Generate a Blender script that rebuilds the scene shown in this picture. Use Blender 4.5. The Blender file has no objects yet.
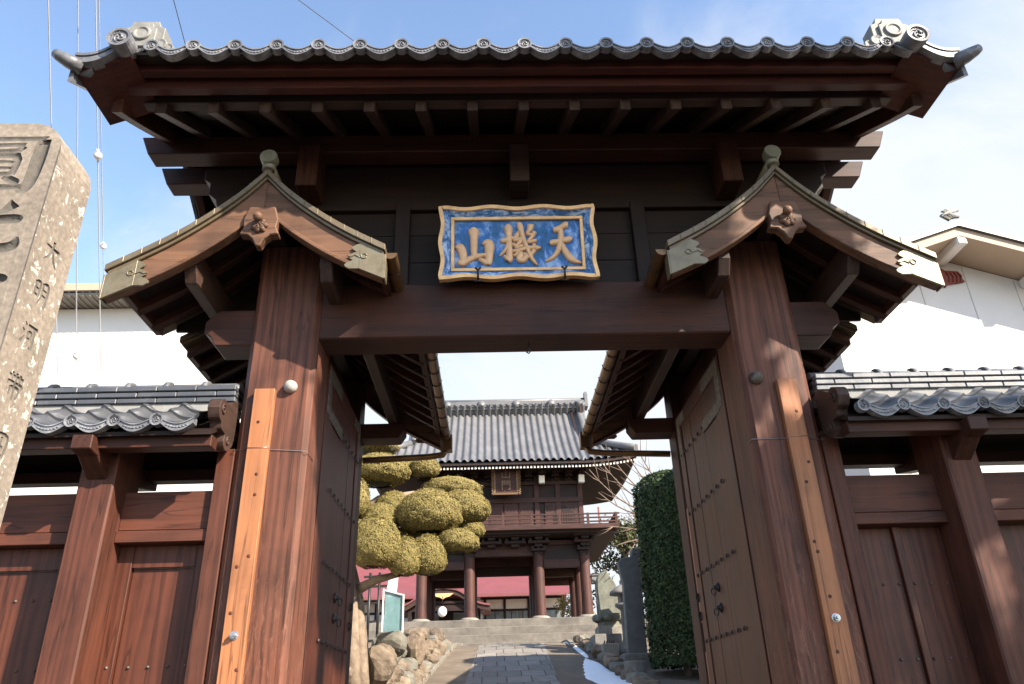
import bpy, math, random
from mathutils import Vector, Matrix
R = math.radians
random.seed(7)
scene = bpy.context.scene
col = scene.collection

# ------------------------------------------------------------------ camera
cam_d = bpy.data.cameras.new('camera')
cam_d.sensor_width = 36.0
cam_d.lens = 36.0 * 754.5 / 1024.0
cam_d.clip_start = 0.05
cam_d.clip_end = 2000
cam = bpy.data.objects.new('camera', cam_d)
col.objects.link(cam)
def look(pitch, roll, yaw):
    cp, sp, cy, sy = math.cos(pitch), math.sin(pitch), math.cos(yaw), math.sin(yaw)
    f = Vector((sy*cp, cy*cp, sp)); r = Vector((cy, -sy, 0)); u = r.cross(f)
    cr, sr = math.cos(roll), math.sin(roll)
    r2 = r*cr + u*sr; u2 = u*cr - r*sr
    return Matrix((r2, u2, -f)).transposed()
cam.matrix_world = Matrix.Translation((-0.31, 0, 1.6)) @ look(R(26.16), R(-1.877), R(1.99)).to_4x4()
scene.camera = cam

# ------------------------------------------------------------------ light
SUN = Vector((1.22, -1.0, 1.02)).normalized()          # towards the sun
world = bpy.data.worlds.new('World'); scene.world = world
world.use_nodes = True
wn, wl = world.node_tree.nodes, world.node_tree.links
wn.clear()
def wnode(t, **k):
    n = wn.new(t)
    for a, b in k.items(): setattr(n, a, b)
    return n
sky = wnode('ShaderNodeTexSky', sky_type='NISHITA', sun_disc=False)
sky.sun_elevation = math.asin(SUN.z); sky.sun_rotation = math.atan2(SUN.x, SUN.y)
sky.air_density = 1.0; sky.dust_density = 0.6; sky.ozone_density = 1.6
tc = wnode('ShaderNodeTexCoord'); sep = wnode('ShaderNodeSeparateXYZ')
wl.new(tc.outputs['Generated'], sep.inputs[0])
def wmath(op, a, b=None, clamp=False):
    n = wnode('ShaderNodeMath', operation=op, use_clamp=clamp)
    for i, v in enumerate((a, b)):
        if v is None: continue
        if isinstance(v, (int, float)): n.inputs[i].default_value = v
        else: wl.new(v, n.inputs[i])
    return n.outputs[0]
den = wmath('ADD', wmath('MAXIMUM', sep.outputs[2], 0.0), 0.25)
cmb = wnode('ShaderNodeCombineXYZ')
wl.new(wmath('DIVIDE', sep.outputs[0], den), cmb.inputs[0])
wl.new(wmath('DIVIDE', sep.outputs[1], den), cmb.inputs[1])
mp = wnode('ShaderNodeMapping'); mp.inputs['Scale'].default_value = (1.5, 2.6, 1); mp.inputs['Rotation'].default_value = (0, 0, 0.7)
mp.inputs['Location'].default_value = (3.1, 0.4, 0)
wl.new(cmb.outputs[0], mp.inputs[0])
nz = wnode('ShaderNodeTexNoise'); nz.inputs['Scale'].default_value = 1.6; nz.inputs['Detail'].default_value = 9; nz.inputs['Roughness'].default_value = 0.58; nz.inputs['Distortion'].default_value = 0.6
wl.new(mp.outputs[0], nz.inputs[0])
bias = wmath('ADD', wmath('ADD', wmath('MULTIPLY', sep.outputs[0], 0.75), wmath('MULTIPLY', sep.outputs[2], -1.3)), sep.outputs[1])
cl = wmath('ADD', wmath('ADD', wmath('MULTIPLY', nz.outputs[0], 1.5), bias), -0.66)
ramp = wnode('ShaderNodeMapRange', interpolation_type='SMOOTHSTEP'); ramp.clamp = True
ramp.inputs['From Min'].default_value = -0.25; ramp.inputs['From Max'].default_value = 0.55
wl.new(cl, ramp.inputs[0])
mix = wnode('ShaderNodeMix', data_type='RGBA')
wl.new(ramp.outputs[0], mix.inputs[0])
hs = wnode('ShaderNodeHueSaturation'); hs.inputs['Saturation'].default_value = 0.96; hs.inputs['Value'].default_value = 1.35
wl.new(sky.outputs[0], hs.inputs['Color'])
wl.new(hs.outputs[0], mix.inputs[6])
mix.inputs[7].default_value = (3.25, 3.42, 3.65, 1)
bg = wnode('ShaderNodeBackground'); bg.inputs[1].default_value = 0.10
wl.new(mix.outputs[2], bg.inputs[0])
wo = wnode('ShaderNodeOutputWorld'); wl.new(bg.outputs[0], wo.inputs[0])
sun_d = bpy.data.lights.new('sun', 'SUN'); sun_d.energy = 5.0; sun_d.angle = R(0.55); sun_d.color = (1.0, 0.90, 0.76)
sun = bpy.data.objects.new('sun', sun_d); col.objects.link(sun)
sun.rotation_euler = SUN.to_track_quat('Z', 'Y').to_euler()
scene.view_settings.view_transform = 'Standard'
scene.view_settings.look = 'None'
scene.view_settings.exposure = 1.55
scene.view_settings.gamma = 1

# ------------------------------------------------------------------ materials
MATS = {}
def new_mat(name):
    m = bpy.data.materials.new(name); m.use_nodes = True
    nt = m.node_tree; nt.nodes.clear()
    out = nt.nodes.new('ShaderNodeOutputMaterial'); b = nt.nodes.new('ShaderNodeBsdfPrincipled')
    nt.links.new(b.outputs[0], out.inputs[0])
    MATS[name] = m
    return m, nt, b
def rgb(c): return (c[0], c[1], c[2], 1)
def coords(nt, scale, rnd=True):
    t = nt.nodes.new('ShaderNodeTexCoord'); mp = nt.nodes.new('ShaderNodeMapping')
    mp.inputs['Scale'].default_value = scale
    src = t.outputs['Object']
    if rnd:
        oi = nt.nodes.new('ShaderNodeObjectInfo'); vm = nt.nodes.new('ShaderNodeVectorMath'); vm.operation = 'MULTIPLY_ADD'
        nt.links.new(oi.outputs['Random'], vm.inputs[0]); vm.inputs[1].default_value = (37, 23, 51)
        nt.links.new(src, vm.inputs[2]); src = vm.outputs[0]
    nt.links.new(src, mp.inputs[0])
    return mp.outputs[0]
def noise(nt, vec, scale, detail=4, rough=0.55, dist=0.0):
    n = nt.nodes.new('ShaderNodeTexNoise'); nt.links.new(vec, n.inputs[0])
    n.inputs['Scale'].default_value = scale; n.inputs['Detail'].default_value = detail
    n.inputs['Roughness'].default_value = rough; n.inputs['Distortion'].default_value = dist
    return n.outputs[0]
def cramp(nt, fac, stops):
    r = nt.nodes.new('ShaderNodeValToRGB'); nt.links.new(fac, r.inputs[0])
    e = r.color_ramp.elements
    while len(e) < len(stops): e.new(0.5)
    for el, (p, c) in zip(e, stops): el.position = p; el.color = rgb(c)
    return r.outputs[0]
def mixc(nt, fac, a, b, mode='MIX'):
    m = nt.nodes.new('ShaderNodeMix'); m.data_type = 'RGBA'; m.blend_type = mode
    for i, v in ((0, fac), (6, a), (7, b)):
        if isinstance(v, (int, float)): m.inputs[i].default_value = v
        elif isinstance(v, tuple): m.inputs[i].default_value = rgb(v)
        else: nt.links.new(v, m.inputs[i])
    return m.outputs[2]
def bump(nt, b, h, s=0.3, d=0.01):
    n = nt.nodes.new('ShaderNodeBump'); n.inputs['Strength'].default_value = s; n.inputs['Distance'].default_value = d
    nt.links.new(h, n.inputs['Height']); nt.links.new(n.outputs[0], b.inputs['Normal'])
def madd(nt, a, k, c):
    n = nt.nodes.new('ShaderNodeMath'); n.operation = 'MULTIPLY_ADD'
    nt.links.new(a, n.inputs[0]); n.inputs[1].default_value = k
    if isinstance(c, (int, float)): n.inputs[2].default_value = c
    else: nt.links.new(c, n.inputs[2])
    return n.outputs[0]
def dim(c, k): return tuple(x*k for x in c)

def wood(name, c, axis, rough=0.62, worn=None, contrast=0.50, cathedral=0.20):
    m, nt, b = new_mat(name)
    a = {'X': (0.9, 22, 22), 'Y': (22, 0.9, 22), 'Z': (22, 22, 0.9)}[axis]
    w = {'X': (0.35, 4, 4), 'Y': (4, 0.35, 4), 'Z': (4, 4, 0.35)}[axis]
    v = coords(nt, a); v2 = coords(nt, w); v3 = coords(nt, (1, 1, 1))
    fine = noise(nt, v, 1.9, 8, 0.72, 0.35)
    wv = nt.nodes.new('ShaderNodeTexWave'); wv.wave_type = 'BANDS'; wv.bands_direction = {'X': 'Y', 'Y': 'X', 'Z': 'X'}[axis]
    nt.links.new(v2, wv.inputs[0]); wv.inputs['Scale'].default_value = 1.1; wv.inputs['Distortion'].default_value = 14
    wv.inputs['Detail'].default_value = 3; wv.inputs['Detail Scale'].default_value = 0.8; wv.inputs['Detail Roughness'].default_value = 0.6
    g = madd(nt, wv.outputs['Fac'], cathedral, madd(nt, fine, 1 - cathedral, 0))
    base = cramp(nt, g, [(0.22, dim(c, 1 - contrast)), (0.5, c), (0.8, dim(c, 1 + contrast*0.8))])
    big = noise(nt, v3, 1.7, 5, 0.6, 0.3)
    tone = cramp(nt, big, [(0.3, (0.62, 0.60, 0.60)), (0.5, (1, 1, 1)), (0.72, (1.25, 1.12, 1.0))])
    base = mixc(nt, 1.0, base, tone, 'MULTIPLY')
    # a grey weathering film in long streaks along the grain
    st = noise(nt, v, 0.8, 6, 0.7, 0.2)
    lum = sum(c)/3
    base = mixc(nt, cramp(nt, st, [(0.56, (0, 0, 0)), (0.80, (0.12, 0.12, 0.12))]), base, (lum*1.5, lum*1.32, lum*1.18))
    ck = noise(nt, coords(nt, tuple(q*.42 for q in a)), 1.0, 3, 0.5, 0.15)
    base = mixc(nt, 0.75, base, cramp(nt, ck, [(0.485, (1, 1, 1)), (0.5, (.30, .28, .27)), (0.512, (1, 1, 1))]), 'MULTIPLY')
    if worn:                                          # rain-bleached and flaked lower part of the post, with its own ragged outline
        t = nt.nodes.new('ShaderNodeTexCoord'); s = nt.nodes.new('ShaderNodeSeparateXYZ'); nt.links.new(t.outputs['Object'], s.inputs[0])
        hgt = madd(nt, s.outputs[2], -0.42, 1.28)
        fl = noise(nt, coords(nt, (38, 38, 8)), 1.0, 7, 0.75, 0.5)
        mk = nt.nodes.new('ShaderNodeMath'); mk.operation = 'MULTIPLY'; mk.use_clamp = True
        nt.links.new(hgt, mk.inputs[0]); nt.links.new(cramp(nt, fl, [(0.53, (0, 0, 0)), (0.62, (0.85, 0.85, 0.85))]), mk.inputs[1])
        base = mixc(nt, mk.outputs[0], base, worn)
    nt.links.new(base, b.inputs['Base Color'])
    b.inputs['Roughness'].default_value = rough
    b.inputs['Specular IOR Level'].default_value = 0.3
    bump(nt, b, g, 0.16, 0.005)
    return m
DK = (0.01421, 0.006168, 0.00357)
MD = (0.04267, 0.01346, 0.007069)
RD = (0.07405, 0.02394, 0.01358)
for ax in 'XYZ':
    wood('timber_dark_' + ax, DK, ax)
    wood('timber_' + ax, MD, ax)
    wood('timber_red_' + ax, RD, ax)
wood('timber_eave', (0.04718, 0.009355, 0.0054), 'X')
wood('timber_post', (0.1004, 0.03735, 0.02244), 'Z', worn=(0.253, 0.1188, 0.0726), contrast=0.52, cathedral=0.25)
wood('timber_grey_X', (0.04069, 0.02138, 0.01588), 'X')
wood('timber_grey_Y', (0.0436, 0.02333, 0.01714), 'Y')
wood('door_wood', (0.05984, 0.01615, 0.008269), 'Z', rough=0.5)
wood('panel_wood', (0.07649, 0.02334, 0.01243), 'Z', rough=0.5, contrast=0.48, cathedral=0.28)
wood('gable_wood', (0.1149, 0.05775, 0.0329), 'X', contrast=0.35, cathedral=0.35)
wood('pine_plank', (0.2852, 0.117, 0.052), 'Z', contrast=0.22, cathedral=0.3, rough=0.55)
wood('tower_wood_X', (0.04479, 0.01729, 0.01284), 'X')
wood('tower_wood_Z', (0.05704, 0.02153, 0.01591), 'Z')
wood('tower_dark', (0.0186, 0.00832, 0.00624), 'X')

def plain(name, c, rough=0.6, metal=0.0, var=0.25, scale=6.0, bmp=0.0, c2=None, rnd=True, bscale=None, tint=0.0):
    m, nt, b = new_mat(name)
    v = coords(nt, (1, 1, 1), rnd)
    n = noise(nt, v, scale, 6, 0.62, 0.2)
    col_ = cramp(nt, n, [(0.28, dim(c, 1 - var)), (0.55, c), (0.75, c2 or dim(c, 1 + var))])
    if tint:
        oi = nt.nodes.new('ShaderNodeObjectInfo')
        col_ = mixc(nt, 1.0, col_, cramp(nt, oi.outputs['Random'], [(0, (1-tint,)*3), (1, (1+tint,)*3)]), 'MULTIPLY')
    nt.links.new(col_, b.inputs['Base Color'])
    b.inputs['Roughness'].default_value = rough; b.inputs['Metallic'].default_value = metal
    if bmp: bump(nt, b, noise(nt, v, bscale or scale*3, 6, 0.7), bmp, 0.02)
    return m
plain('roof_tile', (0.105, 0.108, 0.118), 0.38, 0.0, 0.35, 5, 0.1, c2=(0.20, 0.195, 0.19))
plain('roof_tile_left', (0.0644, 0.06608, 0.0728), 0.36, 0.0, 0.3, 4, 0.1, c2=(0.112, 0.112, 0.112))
plain('eave_tile', (0.15, 0.15, 0.16), 0.42, 0.1, 0.45, 14, 0.15, c2=(0.28, 0.275, 0.265), tint=0.28)
plain('tower_tile', (0.112, 0.1109, 0.1148), 0.5, 0.0, 0.25, 1.3, 0.1)
plain('ornament_tile', (0.1848, 0.1792, 0.1624), 0.6, 0.0, 0.35, 9, 0.3)
plain('copper', (0.138, 0.1035, 0.06188), 0.45, 0.3, 0.3, 7, 0.05, c2=(0.1624, 0.145, 0.09464))
plain('brass_plate', (0.168, 0.1365, 0.084), 0.42, 0.35, 0.35, 11, 0.1, c2=(0.147, 0.154, 0.1109))
plain('gutter_copper', (0.168, 0.0952, 0.042), 0.38, 0.6, 0.3, 5)
plain('finial_copper', (0.1512, 0.14, 0.0952), 0.55, 0.2, 0.25, 9, 0.1)
plain('iron', (0.035, 0.033, 0.034), 0.45, 0.6, 0.4, 20, 0.1)
plain('old_iron_strap', (0.112, 0.0924, 0.0756), 0.6, 0.3, 0.6, 22, 0.3, c2=(0.2128, 0.1904, 0.168))
plain('galvanised', (0.3472, 0.3528, 0.364), 0.3, 0.8, 0.15, 20)
plain('white_cap', (0.308, 0.28, 0.252), 0.5, 0.0, 0.2, 20)
plain('plaster_white', (0.66, 0.63, 0.60), 0.8, 0.0, 0.05, 2, 0.05)
plain('plaster_band', (0.2232, 0.217, 0.2046), 0.8, 0.0, 0.2, 6, 0.1)
plain('soffit_cream', (0.3696, 0.28, 0.2016), 0.7, 0.0, 0.06, 2)
plain('corrugated', (0.2352, 0.2072, 0.168), 0.6, 0.1, 0.15, 3)
plain('gilt', (0.754, 0.442, 0.192), 0.42, 0.25, 0.3, 12, 0.12, c2=(0.858, 0.546, 0.264))
plain('dull_gilt', (0.14, 0.075, 0.035), 0.5, 0.2, 0.3, 12)
plain('letter_gilt', (0.6656, 0.4125, 0.228), 0.5, 0.1, 0.16, 18, 0.08)
plain('stone_light', (0.224, 0.2016, 0.168), 0.85, 0.0, 0.35, 5, 0.4)
plain('stone_grey', (0.168, 0.1568, 0.14), 0.85, 0.0, 0.4, 4, 0.4)
plain('stone_green', (0.1456, 0.1456, 0.112), 0.85, 0.0, 0.35, 5, 0.35)
plain('stone_dark', (0.10, 0.095, 0.09), 0.6, 0.0, 0.3, 5, 0.2)
plain('rock_warm', (0.1618, 0.119, 0.08092), 0.9, 0.0, 0.55, 5, 1.0, c2=(0.238, 0.1904, 0.138), tint=0.25)
plain('rock_grey', (0.1512, 0.14, 0.112), 0.9, 0.0, 0.4, 3.5, 0.7)
plain('bark_pale', (0.2128, 0.1568, 0.1092), 0.9, 0.0, 0.5, 5, 0.9, c2=(0.2912, 0.224, 0.1624))
plain('bark', (0.14, 0.105, 0.08), 0.9, 0.0, 0.35, 7, 0.5)
plain('twig', (0.168, 0.112, 0.0784), 0.8, 0.0, 0.2, 9)
plain('red_roof', (0.168, 0.0476, 0.04928), 0.5, 0.0, 0.12, 1.2)
plain('snow', (0.86, 0.88, 0.91), 0.5, 0.0, 0.04, 4, 0.3)
plain('white_metal', (0.75, 0.76, 0.76), 0.4, 0.2, 0.08, 6)
plain('teal_glass', (0.20, 0.34, 0.36), 0.12, 0.0, 0.35, 2.2, c2=(0.42, 0.56, 0.57))
plain('window_glass', (0.16, 0.18, 0.18), 0.12, 0.0, 0.4, 1.6)
plain('tip_paint', (0.5, 0.47, 0.43), 0.7)
plain('shade_paper', (0.9, 0.88, 0.82), 0.6, 0.0, 0.03, 4)
plain('cable_white', (0.62, 0.62, 0.64), 0.5, 0.0, 0.05, 3)
plain('asphalt', (0.05, 0.05, 0.052), 0.9, 0.0, 0.2, 9, 0.4, rnd=False)
plain('earth', (0.1411, 0.1063, 0.07392), 0.95, 0.0, 0.35, 1.4, 0.6, rnd=False, c2=(0.1814, 0.1417, 0.1047))
plain('step_stone', (0.135, 0.118, 0.098), 0.9, 0.0, 0.4, 2.2, 0.5)
plain('kerb_stone', (0.1848, 0.1624, 0.1288), 0.9, 0.0, 0.35, 3, 0.4)
plain('joint_grey', (0.42, 0.40, 0.38), 0.8)
plain('rust_red', (0.19, 0.035, 0.022), 0.6, 0.0, 0.3, 9)
plain('dark_void', (0.012, 0.010, 0.009), 0.8)
plain('antenna', (0.09, 0.09, 0.10), 0.5, 0.3)

def leafy(name, dark, mid, light, scale=9.0):
    m, nt, b = new_mat(name)
    v = coords(nt, (1, 1, 1))
    g = nt.nodes.new('ShaderNodeNewGeometry')
    n = noise(nt, v, scale, 3, 0.6)
    mixf = madd(nt, g.outputs['Random Per Island'], 0.34, madd(nt, n, 0.7, -0.02))
    nt.links.new(cramp(nt, mixf, [(0.15, dark), (0.5, mid), (0.85, light)]), b.inputs['Base Color'])
    b.inputs['Roughness'].default_value = 0.7; b.inputs['Specular IOR Level'].default_value = 0.2
leafy('cypress_leaf', (0.07067, 0.06382, 0.01909), (0.1907, 0.1501, 0.04931), (0.2968, 0.2252, 0.08351))
leafy('hedge_leaf', (0.016, 0.028, 0.010), (0.035, 0.055, 0.018), (0.07, 0.085, 0.03))
leafy('pine_leaf', (0.0252, 0.0308, 0.0112), (0.056, 0.0588, 0.0224), (0.1008, 0.0924, 0.0392))
leafy('cedar_leaf', (0.02, 0.035, 0.012), (0.04, 0.06, 0.02), (0.07, 0.09, 0.03))
leafy('yellow_leaf', (0.084, 0.0616, 0.0112), (0.168, 0.1232, 0.028), (0.2352, 0.1792, 0.0504))
plain('crown_core', (0.0308, 0.028, 0.01008), 0.9)
plain('hedge_core', (0.014, 0.022, 0.009), 0.9)

# weathered granite of the inscribed pillar, lichen spots on it
m, nt, b = new_mat('pillar_stone')
v = coords(nt, (1, 1, 1), False)
n1 = noise(nt, v, 45, 5, 0.6); n2 = noise(nt, v, 3.2, 6, 0.6, 0.3); n3 = noise(nt, v, 24, 5, 0.65, 0.5)
c_ = cramp(nt, n1, [(0.3, (0.1404, 0.1193, 0.09688)), (0.5, (0.193, 0.165, 0.1334)), (0.7, (0.2457, 0.2141, 0.1755))])
c_ = mixc(nt, 1.0, c_, cramp(nt, n2, [(0.32, (0.72, 0.68, 0.66)), (0.6, (1.05, 1, 0.97))]), 'MULTIPLY')
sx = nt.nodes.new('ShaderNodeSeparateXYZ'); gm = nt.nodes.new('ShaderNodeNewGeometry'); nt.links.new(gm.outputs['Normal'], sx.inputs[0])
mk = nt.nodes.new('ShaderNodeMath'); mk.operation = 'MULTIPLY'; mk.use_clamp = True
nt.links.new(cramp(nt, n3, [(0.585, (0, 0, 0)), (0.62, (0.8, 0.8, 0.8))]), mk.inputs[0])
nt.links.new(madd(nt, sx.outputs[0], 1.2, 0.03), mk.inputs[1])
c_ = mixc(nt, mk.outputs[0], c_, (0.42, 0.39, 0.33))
nt.links.new(c_, b.inputs['Base Color']); b.inputs['Roughness'].default_value = 0.9
bump(nt, b, n1, 0.25, 0.004)

plain('groove_shade', (0.085, 0.074, 0.062), 0.95, 0.0, 0.3, 30, 0.3, rnd=False)  # darker stone colour, puts shade into the carved grooves
# paved path: rows of flagstones with dark joints
m, nt, b = new_mat('path_slabs')
v = coords(nt, (1, 1, 1), False)
br = nt.nodes.new('ShaderNodeTexBrick'); nt.links.new(v, br.inputs[0])
br.inputs['Scale'].default_value = 1.0; br.inputs['Brick Width'].default_value = 0.62; br.inputs['Row Height'].default_value = 0.95
br.inputs['Mortar Size'].default_value = 0.016; br.offset = 0.37
br.inputs['Color1'].default_value = (0.155, 0.140, 0.122, 1); br.inputs['Color2'].default_value = (0.235, 0.212, 0.186, 1); br.inputs['Mortar'].default_value = (0.065, 0.05, 0.036, 1)
c_ = mixc(nt, 1.0, br.outputs[0], cramp(nt, noise(nt, v, 5, 6, 0.65), [(0.3, (0.7, 0.7, 0.7)), (0.7, (1.2, 1.17, 1.12))]), 'MULTIPLY')
nt.links.new(c_, b.inputs['Base Color']); b.inputs['Roughness'].default_value = 0.8
bump(nt, b, madd(nt, br.outputs['Fac'], -1.0, 1.0), 0.6, 0.02)

# peeling blue paint on the plaque
m, nt, b = new_mat('blue_paint')
v = coords(nt, (1.0, 3, 0.55), False)
n1 = noise(nt, v, 7, 8, 0.72, 0.6)
n2 = noise(nt, coords(nt, (1, 1, 1), False), 4, 5, 0.6)
c_ = cramp(nt, n1, [(0.30, (0.006, 0.035, 0.08)), (0.42, (0.012, 0.10, 0.24)), (0.51, (0.02, 0.125, 0.42)), (0.64, (0.26, 0.42, 0.70))])
c_ = mixc(nt, cramp(nt, n2, [(0.50, (0, 0, 0)), (0.62, (0.6, 0.6, 0.6))]), c_, (0.014, 0.09, 0.19))
nt.links.new(c_, b.inputs['Base Color']); b.inputs['Roughness'].default_value = 0.6
m, nt, b = new_mat('blue_frame')
v = coords(nt, (1.2, 3, 1.2), False)
n1 = noise(nt, v, 9, 8, 0.72, 0.8)
c_ = cramp(nt, n1, [(0.36, (0.01, 0.05, 0.12)), (0.48, (0.05, 0.18, 0.46)), (0.60, (0.46, 0.58, 0.76))])
nt.links.new(c_, b.inputs['Base Color']); b.inputs['Roughness'].default_value = 0.6

# ------------------------------------------------------------------ mesh helpers
class MB:
    def __init__(s): s.v = []; s.f = []; s.sm = []; s.mi = []; s.cur = 0
    def add(s, vs, fs, smooth=False):
        n = len(s.v); s.v += [tuple(p) for p in vs]
        for f in fs: s.f.append([i + n for i in f]); s.sm.append(smooth); s.mi.append(s.cur)
        return s
    def obox(s, c, ax, h):
        c = Vector(c); vs = []
        for i in range(8):
            p = c.copy()
            for k in range(3): p += ax[k] * (h[k] if i >> k & 1 else -h[k])
            vs.append(p)
        return s.add(vs, [(0, 2, 3, 1), (4, 5, 7, 6), (0, 1, 5, 4), (2, 6, 7, 3), (0, 4, 6, 2), (1, 3, 7, 5)])
    def box(s, x0, x1, y0, y1, z0, z1):
        return s.obox(((x0+x1)/2, (y0+y1)/2, (z0+z1)/2), (Vector((1, 0, 0)), Vector((0, 1, 0)), Vector((0, 0, 1))), (abs(x1-x0)/2, abs(y1-y0)/2, abs(z1-z0)/2))
    def beam(s, p, q, w, h, up=(0, 0, 1)):
        p, q = Vector(p), Vector(q); d = (q - p); L = d.length; d.normalize()
        r = d.cross(Vector(up)).normalized(); u = r.cross(d)
        return s.obox((p+q)/2, (d, r, u), (L/2, w/2, h/2))
    def prism(s, poly, fn, t0, t1, smooth=False):
        n = len(poly)
        vs = [fn(a, b_, t0) for a, b_ in poly] + [fn(a, b_, t1) for a, b_ in poly]
        s.add(vs, [])
        k = len(s.v) - 2*n
        for f, sm in [(list(range(n)), False), (list(range(n, 2*n))[::-1], False)] + [([i, (i+1) % n, n+(i+1) % n, n+i], smooth) for i in range(n)]:
            s.f.append([i + k for i in f]); s.sm.append(sm); s.mi.append(s.cur)
        return s
    def ribbon(s, top, bot, fn, t0, t1):
        """a strip between two polylines (same length), extruded from t0 to t1"""
        n = len(top); vs = []
        for t in (t0, t1):
            vs += [fn(a, b_, t) for a, b_ in top] + [fn(a, b_, t) for a, b_ in bot]
        fs = []
        for i in range(n-1):
            fs += [(i, i+1, n+i+1, n+i), (2*n+i, 3*n+i, 3*n+i+1, 2*n+i+1), (i, 2*n+i, 2*n+i+1, i+1), (n+i, n+i+1, 3*n+i+1, 3*n+i)]
        fs += [(0, n, 3*n, 2*n), (n-1, 3*n-1, 4*n-1, 2*n-1)]
        return s.add(vs, fs)
    def tube(s, pts, rad, n=8, caps=True, flat=None):
        pts = [Vector(p) for p in pts]; m = len(pts)
        if not isinstance(rad, (list, tuple)): rad = [rad]*m
        vs = []; up = None
        for i, p in enumerate(pts):
            d = (pts[min(i+1, m-1)] - pts[max(i-1, 0)])
            if d.length < 1e-9: d = Vector((0, 0, 1))
            d.normalize()
            if up is None: up = Vector((0, 0, 1)) if abs(d.z) < 0.9 else Vector((1, 0, 0))
            r = d.cross(up)
            if r.length < 1e-5: r = d.orthogonal()
            r.normalize(); u = r.cross(d).normalized(); up = u
            for k in range(n):
                a = 2*math.pi*k/n
                o = r*math.cos(a) + u*math.sin(a)
                if flat: o = o - Vector(flat)*(o.dot(Vector(flat))*0.55)
                vs.append(p + o*rad[i])
        fs = [(i*n+k, i*n+(k+1) % n, (i+1)*n+(k+1) % n, (i+1)*n+k) for i in range(m-1) for k in range(n)]
        s.add(vs, fs, True)
        if caps:
            b0 = len(s.v) - m*n
            s.f += [[b0+k for k in range(n)][::-1], [b0+(m-1)*n+k for k in range(n)]]; s.sm += [False, False]; s.mi += [s.cur]*2
        return s
    def lathe(s, prof, c, axis=(0, 0, 1), n=20, smooth=True):
        c = Vector(c); a = Vector(axis).normalized(); r = a.orthogonal().normalized(); u = a.cross(r)
        m = len(prof); vs = []
        for rr, t in prof:
            for k in range(n):
                an = 2*math.pi*k/n
                vs.append(c + a*t + (r*math.cos(an) + u*math.sin(an))*max(rr, 1e-4))
        fs = [(i*n+k, i*n+(k+1) % n, (i+1)*n+(k+1) % n, (i+1)*n+k) for i in range(m-1) for k in range(n)]
        fs += [tuple(range(n))[::-1], tuple((m-1)*n+k for k in range(n))]
        return s.add(vs, fs, smooth)
    def ball(s, c, r, n=10, squash=(1, 1, 1)):
        c = Vector(c); vs = []; m = max(4, n//2+1)
        for i in range(m):
            t = math.pi*(i+0.02)/(m-0.96)
            for k in range(n):
                a = 2*math.pi*k/n
                vs.append(c + Vector((math.sin(t)*math.cos(a)*r*squash[0], math.sin(t)*math.sin(a)*r*squash[1], math.cos(t)*r*squash[2])))
        fs = [(i*n+k, (i+1)*n+k, (i+1)*n+(k+1) % n, i*n+(k+1) % n) for i in range(m-1) for k in range(n)]
        fs += [tuple(range(n)), tuple((m-1)*n+k for k in range(n))[::-1]]
        return s.add(vs, fs, True)
    def build(s, name, mat, parent=None, bevel=0.0, local=False, org=None):
        off = Vector((0, 0, 0))
        if parent is not None and not local:
            o = parent
            while o is not None: off += o.location; o = o.parent
        if org is not None: off = Vector(org)
        me = bpy.data.meshes.new(name)
        me.from_pydata([tuple(Vector(p) - off) for p in s.v], [], s.f)
        for mm in (mat if isinstance(mat, (list, tuple)) else [mat]): me.materials.append(MATS[mm])
        me.polygons.foreach_set('use_smooth', s.sm)
        me.polygons.foreach_set('material_index', s.mi)
        me.update()
        import bmesh
        bm = bmesh.new(); bm.from_mesh(me); bmesh.ops.recalc_face_normals(bm, faces=bm.faces); bm.to_mesh(me); bm.free()
        o = bpy.data.objects.new(name, me); col.objects.link(o)
        if parent is not None: o.parent = parent
        elif org is not None: o.location = org
        if bevel:
            md = o.modifiers.new('edge', 'BEVEL'); md.width = bevel; md.segments = 1; md.limit_method = 'ANGLE'; md.angle_limit = R(50)
        return o
def copy_of(o, parent, loc):
    c = o.copy(); col.objects.link(c); c.parent = parent; c.location = loc
    return c
def tag(o, label=None, cat=None, group=None, kind=None):
    if label: o['label'] = label
    if cat: o['category'] = cat
    if group: o['group'] = group
    if kind: o['kind'] = kind
    return o
def thing(name, loc, label, cat, group=None):
    o = bpy.data.objects.new(name, None); col.objects.link(o); o.location = loc; o.empty_display_size = 0.2
    return tag(o, label, cat, group)
def glyph(text, size, depth, offset=0.0, res=3):
    """outline of a character as a mesh (x right, y up, z towards the reader), centred"""
    cu = bpy.data.curves.new('glyph', 'FONT'); cu.body = text; cu.size = size; cu.extrude = depth/2; cu.offset = offset
    cu.align_x = 'CENTER'; cu.align_y = 'CENTER'; cu.resolution_u = res
    t = bpy.data.objects.new('glyph', cu); col.objects.link(t)
    me = bpy.data.meshes.new_from_object(t.evaluated_get(bpy.context.evaluated_depsgraph_get()))
    bpy.data.objects.remove(t); bpy.data.curves.remove(cu)
    return me
def lerp(a, b, t): return a + (b-a)*t
def table(tab, x):
    for (x0, y0), (x1, y1) in zip(tab, tab[1:]):
        if x <= x1: return lerp(y0, y1, (x-x0)/(x1-x0))
    return tab[-1][1]
def smooth_table(tab, n):
    """Catmull-Rom resampling of a polyline"""
    out = []; P = [tab[0]] + list(tab) + [tab[-1]]
    seg = len(tab)-1
    for i in range(n+1):
        t = seg*i/n; k = min(int(t), seg-1); u = t-k
        p0, p1, p2, p3 = P[k], P[k+1], P[k+2], P[k+3]
        out.append(tuple(0.5*(2*p1[j] + (p2[j]-p0[j])*u + (2*p0[j]-5*p1[j]+4*p2[j]-p3[j])*u*u + (3*p1[j]-p0[j]-3*p2[j]+p3[j])*u**3) for j in range(len(p1))))
    return out

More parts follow.
